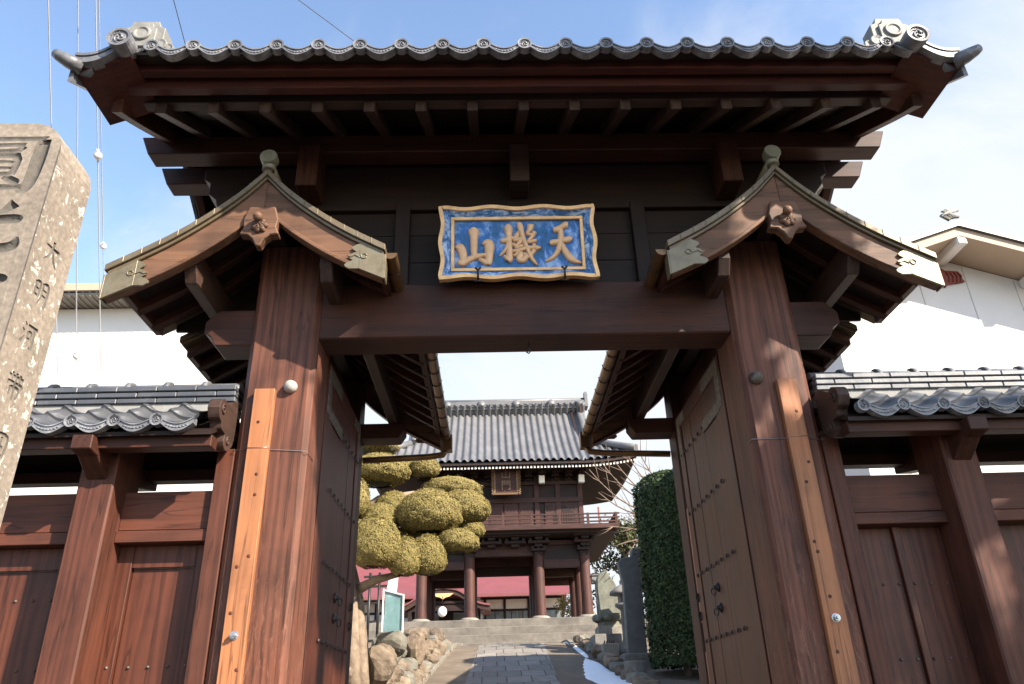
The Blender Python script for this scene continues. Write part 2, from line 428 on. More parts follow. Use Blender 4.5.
# ------------------------------------------------------------------ ground
GP = [(-60, 0.0), (5.9, 0.0), (8.5, 0.42), (20, 2.26), (28, 3.72), (31, 3.92), (33.2, 4.2), (40, 5.0), (52, 6.0), (120, 6.4), (900, 6.0)]
def gz(y): return table(GP, y)
g = MB()
ys = [-60, -20, 0, 4, 5.9, 6.5, 7.2, 8.5, 11, 14, 17, 20, 24, 28, 31, 33.2, 40, 52, 70, 120, 400, 900]
xs = [-700, -200, -60, -20, -8, -4, -2, 0, 2, 4, 8, 20, 60, 200, 700]
g.add([(x, y, gz(y)) for y in ys for x in xs], [(j*15+i, j*15+i+1, (j+1)*15+i+1, (j+1)*15+i) for j in range(len(ys)-1) for i in range(14)])
tag(g.build('ground', 'earth'), kind='structure')
g = MB(); g.add([(-90, -14, .005), (90, -14, .005), (90, 4.1, .005), (-90, 4.1, .005)], [(0, 1, 2, 3)])
tag(g.build('road', 'asphalt'), kind='structure')
g = MB()
for k in range(-30, 30): g.box(k*1.0+.01, k*1.0+.99, 4.1, 4.28, -.1, .12 if not -2 <= k < 2 else .03)
tag(g.build('road_kerb', 'kerb_stone', bevel=.015), kind='structure')
def pathx(y): return lerp(-1.02, -0.82, (y-20)/8), lerp(1.25, 1.42, (y-20)/8)
p = MB(); pys = [4.6, 5.9, 6.5, 7.2, 8.5, 11, 14, 17, 20, 24, 28, 30.9]
p.add([(x, y, gz(y)+0.006) for y in pys for x in pathx(y)], [(2*i, 2*i+1, 2*i+3, 2*i+2) for i in range(len(pys)-1)])
tag(p.build('stone_path', 'path_slabs'), kind='structure')
random.seed(5)
sn = MB()
def snow_patch(poly, h):
    poly = smooth_table(poly + [poly[0]], 5*len(poly))[:-1]
    cx = sum(a for a, _ in poly)/len(poly); cy = sum(b_ for _, b_ in poly)/len(poly)
    n = len(poly); vs = []
    for k, (s_, dz) in enumerate([(1, 0.004), (0.93, h*.6), (0.8, h), (0.4, h*1.2)]):
        for a, b_ in poly:
            w_ = 1 + (.05*math.sin(a*17+b_*9) if k == 0 else 0)
            x, y = cx+(a-cx)*s_*w_, cy+(b_-cy)*s_; vs.append((x, y, gz(y)+dz+(random.uniform(-.008, .008) if k else 0)))
    fs = [(k*n+i, k*n+(i+1) % n, (k+1)*n+(i+1) % n, (k+1)*n+i) for k in range(3) for i in range(n)] + [tuple(3*n+i for i in range(n))]
    sn.add(vs, fs, True)
snow_patch([(2.16, 29.0), (2.22, 27.5), (2.30, 26), (2.34, 24.8), (2.42, 23.9), (2.52, 24.6), (2.46, 26), (2.36, 27.5)], 0.03)
snow_patch([(2.36, 23.9), (2.15, 22.6), (2.02, 21.2), (1.95, 20.3), (2.2, 19.0), (2.70, 18.2), (2.98, 18.9), (2.86, 20.2), (2.70, 21.4), (2.60, 22.8)], 0.035)
snow_patch([(2.35, 19.6), (2.15, 18.8), (2.30, 17.9), (2.9, 17.3), (3.5, 17.6), (3.55, 18.5), (3.1, 19.2), (2.75, 19.9)], 0.04)
tag(sn.build('snow', 'snow'), kind='structure')
st = MB()
for i in range(4):
    y0 = 30.9 + i*0.42; z0 = 3.70 + i*0.325
    st.box(-6.2, 3.75 - 0.002*i, y0, 33.2+0.1*i, z0 - 0.4, z0+0.325)
st.box(-7.0, 7.0, 32.5, 39.0, 3.4, 5.03)
tag(st.build('stone_steps', 'step_stone', bevel=0.02), kind='structure')

# ------------------------------------------------------------------ roof-tile pieces
def eave_tile_mesh(name, w, r, sag=0.05, parent=None, loc=(0, 0, 0), mat='eave_tile', th=0.045):
    """one eave tile: round end disc with a three-comma crest, and the hanging apron to the next tile; local, faces -y"""
    m = MB()
    m.lathe([(0.0, 0.0), (r*0.72, 0.0), (r*0.78, 0.010), (r, 0.012), (r, -0.05), (0, -0.05)], (0, 0, 0), (0, -1, 0), 20, False)
    for k in range(3):
        a0 = k*2*math.pi/3; pts = []; rr = []
        for i in range(8):
            t = i/7; a = a0 + 2.6*t; q = r*lerp(0.18, 0.56, t)
            pts.append((math.cos(a)*q, -0.004, math.sin(a)*q)); rr.append(r*lerp(0.15, 0.03, t))
        m.tube(pts, rr, 5)
    for k in range(14):
        a = 2*math.pi*k/14; m.ball((math.cos(a)*r*0.67, -0.002, math.sin(a)*r*0.67), r*0.055, 5)
    n = 10; top = []; bot = []
    for i in range(n+1):
        t = i/n; x = lerp(r*0.75, w-r*0.75, t); d = -sag*math.sin(math.pi*t)
        top.append((x, d+0.004)); bot.append((x, d-0.042*(0.6+0.4*math.sin(math.pi*t))))
    m.ribbon(top, bot, lambda a, b_, t: (a, t, b_), 0.0, 0.06)
    m.ribbon([(a, b_+0.008) for a, b_ in top], [(a, b_-0.002) for a, b_ in top], lambda a, b_, t: (a, t, b_), -0.008, 0.06)
    m.ribbon([(a, b_+0.002) for a, b_ in bot], [(a, b_-0.007) for a, b_ in bot], lambda a, b_, t: (a, t, b_), -0.008, 0.06)
    for i in range(2, 9):
        a, b_ = top[i]; m.ball((a, -0.002, b_-0.024), 0.010, 6, (1.5, 0.5, 0.7))
    o = m.build(name, mat, parent, local=True); o.location = loc
    return o
def pantiles(m, x0, n, w, path, flip=1, roll=0.032, sag=0.05, mirror=False):
    """wavy roof tiling: path = list of (y, z) from the eave up; every row of tiles steps over the one below"""
    K = 10
    for (y0, z0), (y1, z1) in zip(path, path[1:]):
        L = math.hypot(y1-y0, z1-z0); ny, nz_ = -(z1-z0)/L, (y1-y0)/L
        if nz_ < 0: ny, nz_ = -ny, -nz_
        vs = []
        cols = n*K+1
        for lift, (yy, zz) in ((0.0, (y0, z0)), (0.026, (y0, z0)), (0.0, (lerp(y0, y1, 1.04), lerp(z0, z1, 1.04)))):
            for i in range(cols):
                t = (i % K)/K
                if mirror: t = (1-t) % 1.0
                h = -sag*math.sin(math.pi*t) + roll*(math.exp(-(t/0.13)**2) + math.exp(-((1-t)/0.10)**2))
                vs.append((x0 + flip*i*w/K, yy + ny*(h+lift), zz + nz_*(h+lift)))
        b0 = [(i, i+1, cols+i+1, cols+i) for i in range(cols-1)]
        m.add(vs, b0, False); k = len(m.v)-len(vs)
        for i in range(cols-1):
            m.f.append([k+cols+i, k+cols+i+1, k+2*cols+i+1, k+2*cols+i]); m.sm.append(True); m.mi.append(m.cur)
def path_pts(tab, step):
    P = smooth_table(tab, 60); out = [P[0]]; acc = 0
    for a, b_ in zip(P, P[1:]):
        acc += math.hypot(b_[0]-a[0], b_[1]-a[1])
        if acc >= step: out.append(b_); acc = 0
    if out[-1] != P[-1]: out.append(P[-1])
    return out

# ------------------------------------------------------------------ the main gate
gate = thing('temple_gate', (0, 5.65, 0), 'tall brown wooden temple gate with tiled roof and open doors spanning the path', 'gate')
def G(m, name, mat, bevel=0.006, parent=gate): return m.build(name, mat, parent, bevel)

for s in (-1, 1):
    po = G(MB().box(s*1.67, s*2.2, 5.4, 5.9, 0.16, 5.22), 'post', 'timber_post', 0.04)
    MB().box(s*1.58, s*2.29, 5.3, 6.0, -0.1, 0.16).build('plinth', 'stone_grey', po, 0.02)
    cap = MB(); cap.lathe([(0.052, 0), (0.052, 0.02), (0.044, 0.045), (0.026, 0.062), (0.0, 0.068)], (-1.835 if s < 0 else 1.782, 5.4, 3.897), (0, -1, 0), 20)
    cap.build('bolt_cap', 'white_cap' if s < 0 else 'old_iron_strap', po)
li = G(MB().box(-1.69, 1.69, 5.45, 5.77, 4.335, 4.835), 'lintel', 'timber_X', 0.012)
for s in (-1, 1):
    poly = [(2.19, 4.62), (2.50, 4.62), (2.60, 4.52), (2.60, 4.42), (2.54, 4.38), (2.50, 4.30), (2.19, 4.30)]
    G(MB().prism([(s*a, b_) for a, b_ in poly], lambda a, b_, t: (a, t, b_), 5.47, 5.75), 'lintel_end', 'timber_X', 0.008)
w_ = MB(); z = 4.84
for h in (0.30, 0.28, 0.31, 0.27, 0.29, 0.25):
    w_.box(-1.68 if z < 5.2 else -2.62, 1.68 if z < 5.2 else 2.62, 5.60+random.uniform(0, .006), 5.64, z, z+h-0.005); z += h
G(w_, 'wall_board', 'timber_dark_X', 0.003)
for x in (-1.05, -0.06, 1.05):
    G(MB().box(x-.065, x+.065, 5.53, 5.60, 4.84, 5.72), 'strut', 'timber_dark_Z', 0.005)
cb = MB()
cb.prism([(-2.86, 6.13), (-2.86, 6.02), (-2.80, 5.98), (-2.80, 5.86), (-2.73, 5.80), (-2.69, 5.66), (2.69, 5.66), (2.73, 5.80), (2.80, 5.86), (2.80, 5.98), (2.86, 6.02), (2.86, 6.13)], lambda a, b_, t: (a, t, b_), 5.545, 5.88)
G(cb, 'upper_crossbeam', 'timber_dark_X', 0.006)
G(MB().box(-.095, .075, 5.27, 5.54, 5.76, 6.164), 'hanging_strut', 'timber_grey_X', 0.008)
for x in (-1.86, 1.86): G(MB().box(x-.09, x+.09, 5.25, 5.54, 5.72, 6.164), 'hanging_strut', 'timber_Z', 0.008)
YC = 5.67  # main roof beams, rafters and tiles: numbers scaled up about the camera position
for y in (5.36, 5.79):
    G(MB().prism([(-3.40, 6.36), (3.40, 6.36), (3.32, 6.167), (-3.32, 6.167)], lambda a, b_, t: (a, t, b_), y, y+0.19), 'head_beam', 'timber_X', 0.008)
G(MB().box(-3.3, 3.3, 5.58, 5.76, 6.38, 6.60), 'ridge_purlin', 'timber_dark_X', 0.008)
# rafters
for i in range(15):
    x = (i-7)*0.405
    for s in (1, -1):
        yy = lambda y: YC + s*(y-YC)
        m = MB(); prof = [(4.526, 5.858), (4.526, 5.972), (5.38, 6.465), (5.66, 6.63), (5.66, 6.52), (5.38, 6.352)]
        m.prism([(yy(a), b_) for a, b_ in prof], lambda a, b_, t: (t, a, b_), x-0.043, x+0.043)
        G(m, 'rafter', 'timber_grey_Y' if s > 0 else 'timber_Y', 0.005)
for s in (1, -1):
    yy = lambda y: YC + s*(y-YC)
    sb = MB(); k = 8
    P = [(4.55, 5.995), (5.38, 6.475), (5.66, 6.64)]
    for j in range(k):
        y0, y1 = 4.57+j*1.09/k, 4.57+(j+1)*1.09/k - 0.006
        sb.prism([(yy(y0), table(P, y0)), (yy(y1), table(P, y1)), (yy(y1), table(P, y1)+.025), (yy(y0), table(P, y0)+.025)], lambda a, b_, t: (t, a, b_), -3.17, 3.17)
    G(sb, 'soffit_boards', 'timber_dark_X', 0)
    for mt, y0, y1, z0, z1, hw in (('timber_grey_X', 4.543, 4.64, 5.978, 6.097, 3.08), ('timber_eave', 4.366, 4.446, 5.955, 6.069, 3.19), ('timber_eave', 4.25, 4.33, 6.02, 6.105, 3.25)):
        m = MB(); m.box(-hw, hw, yy(y0), yy(y1), z0, z1); G(m, 'eave_board', mt, 0.005)
    m = MB(); m.prism([(yy(4.145), 6.075), (yy(4.218), 6.098), (yy(4.674), 6.18), (yy(4.674), 6.15), (yy(4.40), 6.108), (yy(4.145), 6.055)], lambda a, b_, t: (t, a, b_), -3.26, 3.26)
    G(m, 'underlay_board', 'timber_dark_X', 0)
    for t in (-1, 1):
        m = MB()
        top = smooth_table([(4.42, 6.10), (4.8, 6.28), (5.2, 6.51), (5.67, 6.82)], 14)
        bot = smooth_table([(4.47, 5.82), (4.8, 5.98), (5.2, 6.19), (5.67, 6.44)], 14)
        m.ribbon([(yy(a), b_) for a, b_ in top], [(yy(a), b_) for a, b_ in bot], lambda a, b_, q: (q, a, b_), t*3.09, t*3.17)
        G(m, 'bargeboard', 'timber_Y', 0.005)
# tiled roof of the gate
ROOF = [(4.104, 6.109), (4.4, 6.225), (4.8, 6.43), (5.2, 6.66), (5.58, 6.92)]
NT, TW = 20, 0.3067
X0 = -3.067
m = MB()
back = [(2*YC-a, b_) for a, b_ in ROOF]
pantiles(m, X0, NT, TW, path_pts(ROOF, 0.27))
pantiles(m, X0, NT, TW, path_pts(back, 0.27))
for tab in (ROOF, back):
    m.add([(x, y, z-0.06) for y, z in smooth_table(tab, 12) for x in (-3.19, 3.19)], [(2*i, 2*i+1, 2*i+3, 2*i+2) for i in range(12)])
roof = G(m, 'tile_roof', 'roof_tile', 0)
et = None
for i in range(1, NT):
    loc = (X0+i*TW, 4.087-5.65, 6.097)
    if et is None: et = eave_tile_mesh('eave_tile', TW, 0.054, 0.052, roof, loc)
    else: copy_of(et, roof, loc)
ORN = [(-.177, 0), (-.177, .057), (-.154, .08), (-.154, .25), (-.114, .268), (-.097, .32), (.097, .32), (.114, .268), (.154, .25), (.154, .08), (.177, .057), (.177, 0)]
for s in (-1, 1):
    # gable-end tiles: drooping corner apron with a horn at the eave, the verge roll running up the slope
    m = MB(); top = []; bot = []
    for i in range(11):
        t = i/10; x = lerp(2.965, 3.266, t); zz = lerp(6.063, 5.932, t) - 0.052*math.sin(math.pi*t)
        top.append((s*x, zz+0.025)); bot.append((s*x, zz-0.025))
    m.ribbon(top, bot, lambda a, b_, t: (a, t, b_), 4.053, 4.138)
    m.ribbon([(a, b_+.034) for a, b_ in top], [(a, b_+.009) for a, b_ in top], lambda a, b_, t: (a, t, b_), 4.045, 4.33)
    m.build('corner_tile', 'eave_tile', roof)
    m = MB(); m.ribbon([(s*2.90, 6.04), (s*3.27, 5.885)], [(s*2.90, 6.015), (s*3.27, 5.86)], lambda a, b_, t: (a, t, b_), 4.11, 4.66); G(m, 'corner_board', 'timber_eave', 0)
    m = MB(); m.tube([(s*3.238, 4.104, 5.904), (s*3.295, 4.047, 5.904), (s*3.357, 4.013, 5.926), (s*3.38, 4.007, 5.941)], [0.060, 0.053, 0.040, 0.034], 14)
    m.build('corner_horn', 'eave_tile', roof)
    for f in (1, -1):
        m = MB(); P = path_pts(ROOF, 0.27)
        yy = lambda y: y if f > 0 else 2*YC-y
        dz = lambda y: 0.137*max(0, 1-(y-4.104)/.684)
        for (y0, z0), (y1, z1) in zip(P, P[1:]):
            m.tube([(s*3.226, yy(y0), z0-0.057-dz(y0)), (s*3.226, yy(lerp(y0, y1, 1.1)), lerp(z0, z1, 1.1)-0.08-dz(y1))], [0.068, 0.057], 10)
            za, zb = z0-.034-dz(y0), z1-.034-dz(y1)
            m.add([(s*3.306, yy(y0), za), (s*3.306, yy(y1), zb), (s*3.306, yy(y1), zb-0.17), (s*3.306, yy(y0), za-0.17), (s*3.274, yy(y0), za), (s*3.274, yy(y1), zb), (s*3.274, yy(y1), zb-0.17), (s*3.274, yy(y0), za-0.17)],
                  [(0, 1, 2, 3), (4, 7, 6, 5), (3, 2, 6, 7), (0, 3, 7, 4), (1, 5, 6, 2)])
        m.build('verge_tiles', 'roof_tile', roof)
    # descending ridge with its large crest disc and square end ornament
    cx = s*2.918
    m = MB(); P = smooth_table(ROOF, 14)
    m.ribbon([(a, b_+0.194) for a, b_ in P[2:]], [(a, b_-0.02) for a, b_ in P[2:]], lambda a, b_, t: (t, a, b_), cx-0.0855, cx+0.0855)
    m.tube([(cx, a, b_+0.205) for a, b_ in P[2:]], 0.068, 10)
    m.build('descending_ridge', 'roof_tile', roof)
    qq = MB(); r = 0.087
    qq.lathe([(0, 0), (r*0.74, 0), (r*0.78, 0.012), (r, 0.014), (r, -0.10), (r*.8, -0.16), (0, -0.16)], (0, 0, 0), (0, -1, 0), 24, False)
    for k in range(3):
        a0 = k*2*math.pi/3; pts = []; rr = []
        for i in range(9):
            t = i/8; a = a0 + 2.6*t; d = r*lerp(0.18, 0.56, t)
            pts.append((math.cos(a)*d, -0.004, math.sin(a)*d)); rr.append(r*lerp(0.15, 0.03, t))
        qq.tube(pts, rr, 5)
    for k in range(18):
        a = 2*math.pi*k/18; qq.ball((math.cos(a)*r*0.67, -0.002, math.sin(a)*r*0.67), r*0.05, 5)
    o = qq.build('crest_disc', 'eave_tile', roof, local=True); o.location = (s*2.953, 4.00-5.65, 6.086)
    m = MB(); ox = s*2.89
    m.prism([(ox+a, 6.13+b_) for a, b_ in ORN], lambda a, b_, t: (a, t, b_), 4.172, 4.309)
    m.prism([(ox+a*0.66, 6.17+b_*0.75) for a, b_ in ORN], lambda a, b_, t: (a, t, b_), 4.15, 4.22)
    m.lathe([(0.0, 0.014), (0.04, 0.014), (0.051, 0.023), (0.068, 0.023), (0.071, 0), (0, 0)], (ox, 4.155, 6.297), (0, -1, 0), 18, False)
    m.lathe([(0.0, 0.014), (0.028, 0.014), (0.05, 0.023), (0.057, 0.0), (0, 0)], (ox-s*0.15, 4.167, 6.19), (0, -1, 0), 14, False)
    m.lathe([(0.0, 0.014), (0.023, 0.014), (0.04, 0.023), (0.046, 0.0), (0, 0)], (ox-s*0.21, 4.178, 6.16), (0, -1, 0), 14, False)
    m.build('ridge_end_ornament', 'ornament_tile', roof, 0.004)
m = MB(); m.box(-3.26, 3.26, 5.56, 5.78, 6.82, 7.18)
for k in range(4): m.box(-3.28, 3.28, 5.545-0.004*k, 5.795+0.004*k, 6.88+k*0.075, 6.895+k*0.075)
m.tube([(-3.3, 5.67, 7.21), (3.3, 5.67, 7.21)], 0.085, 12)
m.build('main_ridge', 'roof_tile', roof)
for s in (-1, 1):
    m = MB(); m.prism([(a*1.45+5.67, 6.80+b_*1.7) for a, b_ in ORN], lambda a, b_, t: (t, a, b_), s*3.28, s*3.39)
    m.build('ridge_end_ornament', 'ornament_tile', roof, 0.006)

# door leaves, swung open inwards
for s in (-1, 1):
    X = s*1.67
    m = MB()
    m.box(X, X+s*0.09, 5.905, 6.17, 0.2, 4.36)                     # hanging stile
    ybs = [6.175, 6.62, 7.06, 7.40]
    for a, b_ in zip(ybs, ybs[1:]): m.box(X+s*random.uniform(0.010, .014), X+s*0.08, a, b_-0.005, 0.2, 4.22)
    m.box(X, X+s*0.09, 7.40, 7.56, 0.2, 4.36)
    m.box(X+s*.001, X+s*0.09, 6.172, 7.398, 4.22, 4.358)
    leaf = G(m, 'door_leaf', 'door_wood', 0.004)
    rv = None
    for zz in (3.93, 3.33, 2.735, 2.145, 1.5, 0.9):
        ns = 8
        for k in range(ns):
            y = 6.30 + k*(7.48-6.30)/(ns-1)
            if zz == 3.93 and k < 2: continue
            if rv is None:
                q = MB(); q.lathe([(0.020, 0), (0.020, 0.004), (0.013, 0.013), (0.0, 0.017)], (0, 0, 0), (-s, 0, 0), 10)
                rv = q.build('rivet', 'iron', leaf, local=True); rv.location = (X, y-5.65, zz)
            else: copy_of(rv, leaf, (X, y-5.65, zz))
    sx = X - s*0.006
    def strap(y0, y1, z0, z1): m.box(sx, X+s*.004, y0, y1, z0, z1)
    m = MB()
    strap(5.95, 6.06, 3.90, 4.33); strap(6.06, 6.5, 4.22, 4.335); strap(6.06, 6.62, 3.88, 3.985)
    m.build('iron_strap', 'old_iron_strap', leaf, 0.003); m = MB()
    strap(7.42, 7.54, 3.90, 4.33); strap(7.2, 7.42, 4.24, 4.332)
    m.build('iron_strap', 'old_iron_strap', leaf, 0.003)
    for y, zz in ((6.90, 2.54), (6.90, 2.37)):
        q = MB(); q.lathe([(0.042, 0), (0.04, 0.010), (0.026, 0.018), (0.02, 0.036), (0.010, 0.046), (0, 0.048)], (X+s*.012, y, zz), (-s, 0, 0), 14)
        q.tube([(X-s*(0.035+0.01*math.sin(a)), y+0.034*math.sin(a), zz-0.034+0.034*math.cos(a)) for a in [k*2*math.pi/16 for k in range(17)]], 0.006, 6)
        q.build('ring_pull', 'iron', leaf)
    for zz in (2.54, 2.37):
        q = MB(); q.lathe([(0.05, 0), (0.048, 0.012), (0.03, 0.02), (0.024, 0.06), (0, 0.062)], (X+s*.02, 7.56, zz), (0, 1, 0), 12)
        q.build('latch_boss', 'iron', leaf)

# the two small gabled roofs that run back over the posts
HT = [(0, 0), (.17, .25), (.38, .49), (.59, .69), (.8, .855), (1, 1.0)]
XZ = lambda a, b_, t: (a, t, b_)
def small_roof(s, C, HW, DR, AZ, YF, YR, front):
    dense = smooth_table(HT, 80)
    def side_prof(off, n=16, u1=1.0, u0=0.0, q=0):
        ku, kd = (0.88, 0.91) if front and q == -s else (1.0, 1.0)
        return [(u*HW, AZ - kd*DR*table(dense, u) + off) for u in (ku*lerp(u0, u1, i/n) for i in range(n+1))]
    def both(off0, off1, u1, y0, y1, m, u0=0.0, n=16):
        for q in (-1, 1):
            T = side_prof(off0, n, u1, u0, q); B = side_prof(off1, n, u1, u0, q)
            m.ribbon([(C+q*a, b_) for a, b_ in T], [(C+q*a, b_) for a, b_ in B], XZ, y0, y1)
        return m
    m = MB(); both(0.0, -0.055, 1.0, YF, YR, m)
    # seams of the copper sheets on the front verge
    for q in (-1, 1):
        T = side_prof(0, 9, 1.0, 0.0, q)
        for (a, b_), (a1, b1) in zip(T[1:], T[2:]):
            m.box(C+q*a-.003, C+q*a+.003, YF-0.004, YR, b_-.052, b_+.003)
    both(-0.057, -0.085, 0.985, YF+0.022, YR-0.02, m)
    sr = G(m, 'side_roof', 'copper', 0.004)
    # bargeboards, front and rear
    for y0, y1 in (((YF+0.045, YF+0.125),) if front else ((YR-0.12, YR-0.045),)):
        for q in (-1, 1):
            n = 16
            T = side_prof(-0.086, n, 0.985, 0.0, q)
            B = [(a, b_ - lerp(0.275, 0.19, a/HW)) for a, b_ in T]
            m = MB(); m.ribbon([(C+q*a, b_) for a, b_ in T], [(C+q*a, b_) for a, b_ in B], XZ, y0, y1)
            m.ribbon([(C+q*a, b_+0.030) for a, b_ in B], [(C+q*a, b_-0.008) for a, b_ in B], XZ, y0-0.014 if y0 < 6 else y0, y1 if y0 < 6 else y1+0.014)
            m.build('bargeboard', 'gable_wood', sr, 0.005)
            # engraved metal plate on the foot of the board
            T2 = side_prof(-0.082, 12, 0.995, 0.80, q)
            B2 = [(a, b_ - lerp(0.275, 0.19, a/HW)-0.012) for a, b_ in T2]
            yo = y0-0.022 if y0 < 6 else y1
            m = MB(); m.ribbon([(C+q*a, b_) for a, b_ in T2], [(C+q*a, b_) for a, b_ in B2], XZ, yo, yo+0.022)
            a0, t0 = T2[0]; b0 = B2[0][1]
            wave = []
            for k in range(13):
                t = k/12; wave.append((a0 - 0.05*abs(math.sin(t*math.pi*3)) - 0.075*t, lerp(t0, b0, t)-0.006*0))
            m.prism([(C+q*a, b_) for a, b_ in wave] + [(C+q*(a0+0.002), b0), (C+q*(a0+0.002), t0)], XZ, yo+0.002, yo+0.020)
            px, pz = C+q*(a0+0.035), (t0+b0)/2-0.005
            m.tube([(px+0.022*math.cos(k*.6), yo-0.002, pz+0.022*math.sin(k*.6)) for k in range(11)], 0.006, 5)
            m.tube([(px-q*0.03, yo-0.001, pz-0.01), (px-q*0.07, yo-0.001, pz+0.012), (px-q*0.10, yo-0.001, pz-0.006), (px-q*0.13, yo-0.001, pz+0.006)], 0.005, 5)
            m.box(C+q*T2[-1][0], C+q*(T2[-1][0]+0.012), yo, y1+0.004, B2[-1][1], T2[-1][1])
            m.build('metal_plate', 'brass_plate', sr, 0.002)
    # pendant with carved flower at the apex
    for yp in ((YF+0.03,) if front else ()):
        m = MB(); cz = AZ-0.575
        star = [(-.135, .075), (-.10, .20), (.10, .20), (.135, .075), (.125, .01), (.150, -.055), (.085, -.062), (.045, -.10), (.018, -.155), (0, -.165), (-.018, -.155), (-.045, -.10), (-.085, -.062), (-.150, -.055), (-.125, .01)]
        m.prism([(C+a, cz+b_) for a, b_ in star], XZ, yp-0.03, yp+0.06)
        pd = m.build('gable_pendant', 'gable_wood', sr, 0.008)
        m = MB()
        for ring, (nn, rad, tilt) in enumerate(((7, .065, .2), (6, .042, .6), (4, .022, 1.0))):
            for k in range(nn):
                a = 2*math.pi*(k+ring*.4)/nn
                pts = [(C+math.cos(a)*rad*t, yp-0.03-0.012*ring-0.03*t*(1-t*0.8), cz+0.015+math.sin(a)*rad*t) for t in (0.15, 0.5, 0.8, 1.08)]
                m.tube(pts, [rad*.25, rad*.42, rad*.36, rad*.10], 6)
        m.ball((C-0.005, yp-0.085, cz+0.065), 0.038, 12)
        m.tube([(C-0.005, yp-0.03, cz+0.045), (C-0.005, yp-0.085, cz+0.062)], [0.03, 0.03], 8)
        m.build('pendant_flower', 'gable_wood', sr)
    if front:
        m = MB(); P = side_prof(-.088, 16, .86); zb = P[-1][1]-.06
        m.prism([(C+a, b_) for a, b_ in P] + [(C+P[-1][0], zb), (C-P[-1][0], zb)] + [(C-a, b_) for a, b_ in P[:0:-1]], XZ, YR-.075, YR-.045); m.build('rear_board', 'timber_dark_X', sr)
    # ridge roll with a round finial at the front
    m = MB(); m.tube([(C, YF+0.01, AZ+0.03), (C, YR-0.01, AZ+0.03)], 0.05, 12)
    m.build('ridge_roll', 'copper', sr)
    if front:
      m = MB(); m.lathe([(0, 0.012), (0.066, 0.012), (0.07, 0.0), (0.07, -0.06), (0.06, -0.07), (0, -0.07)], (C, YF-0.02, AZ+0.105), (0, -1, 0.12), 22, False)
      m.tube([(C, YF+0.02, AZ-0.01), (C, YF+0.03, AZ+0.05), (C, YF+0.05, AZ+0.10)], [0.05, 0.048, 0.06], 10)
      m.build('ridge_finial', 'finial_copper', sr)
    # underside: boards, rafters, purlins
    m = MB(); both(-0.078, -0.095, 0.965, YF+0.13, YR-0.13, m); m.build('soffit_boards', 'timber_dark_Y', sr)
    k = 0; y = YF+(0.24 if front else .12)
    while y < YR-0.15:
        m = MB(); both(-0.097, -0.175, 0.955, y-0.035, y+0.035, m, n=10)
        m.build('rafter', 'timber_X', sr, 0.004); y += 0.285
    for q in (-1, 1):
        m = MB(); px = C+q*(0.47 if front and q == -s else 0.51)*HW/1.04
        m.prism(([(YF+0.16, AZ-.675), (YF+0.14, AZ-.82), (YF+0.22, AZ-.94), (YR, AZ-.94), (YR, AZ-.675)] if front else [(YF, AZ-.675), (YF, AZ-.925), (YR-0.28, AZ-.925), (YR-0.20, AZ-.815), (YR-0.22, AZ-.675)]), lambda a, b_, t: (t, a, b_), px-0.05, px+0.05)
        m.build('purlin', 'timber_grey_Y', sr, 0.008)
        m = MB()
        ex, ez = C+q*side_prof(0, 4, .955, 0, q)[-1][0], side_prof(0, 4, .955, 0, q)[-1][1]-0.12
        m.beam((ex, YF+0.14, ez), (ex, YR-0.14, ez), 0.055, 0.075); m.build('eave_fascia', 'timber_Y', sr, 0.004)
    m = MB(); m.box(C-0.07, C+0.07, YF+0.14, YR-0.14, AZ-.40, AZ-.20); m.build('ridge_beam', 'timber_dark_Y', sr, 0.006)
    # copper gutter on the passage side, with its brackets and the cross pipe at the rear
    q = -s; tip = side_prof(0, 4, 1.0, 0, q)[-1]; gx, gzz = C+q*(tip[0]+0.035), tip[1]-(0.05 if front else 0.085)
    m = MB(); arc = [(math.cos(a), math.sin(a)) for a in [math.pi + k*math.pi/8 for k in range(9)]]
    outer = [(gx+0.052*a, gzz+0.052*b_) for a, b_ in arc]; inner = [(gx+0.046*a, gzz+0.046*b_+0.002) for a, b_ in arc]
    m.ribbon(outer, inner, XZ, YF+0.06, YR+(0 if front else 0.02))
    m.prism(outer, XZ, YF+0.055, YF+0.06)
    m.build('gutter', 'gutter_copper', sr)
    y = YF+0.3
    while y < YR:
        m = MB(); m.tube([(gx-0.056, y, gzz+0.01), (gx-0.04, y, gzz-0.045), (gx, y, gzz-0.06), (gx+0.04, y, gzz-0.045), (gx+0.056, y, gzz+0.01), (gx-q*0.10, y, gzz+0.03), (gx-q*0.2, y, gzz-0.02)], 0.005, 5); y += 0.30; m.build('gutter_bracket', 'iron', sr)
    if front: return
    m = MB(); m.box(gx-0.07, gx+0.07, YR+0.02, YR+0.16, gzz-0.16, gzz+0.03)
    m.tube([(gx, YR+0.09, gzz-0.13), (gx-q*0.04, YR+0.06, gzz-0.21), (gx-q*0.2, YR+0.0, gzz-0.25), (gx-q*0.95, YR-0.1, gzz-0.31)], 0.038, 10)
    m.build('drain_pipe', 'gutter_copper', sr, 0.004)
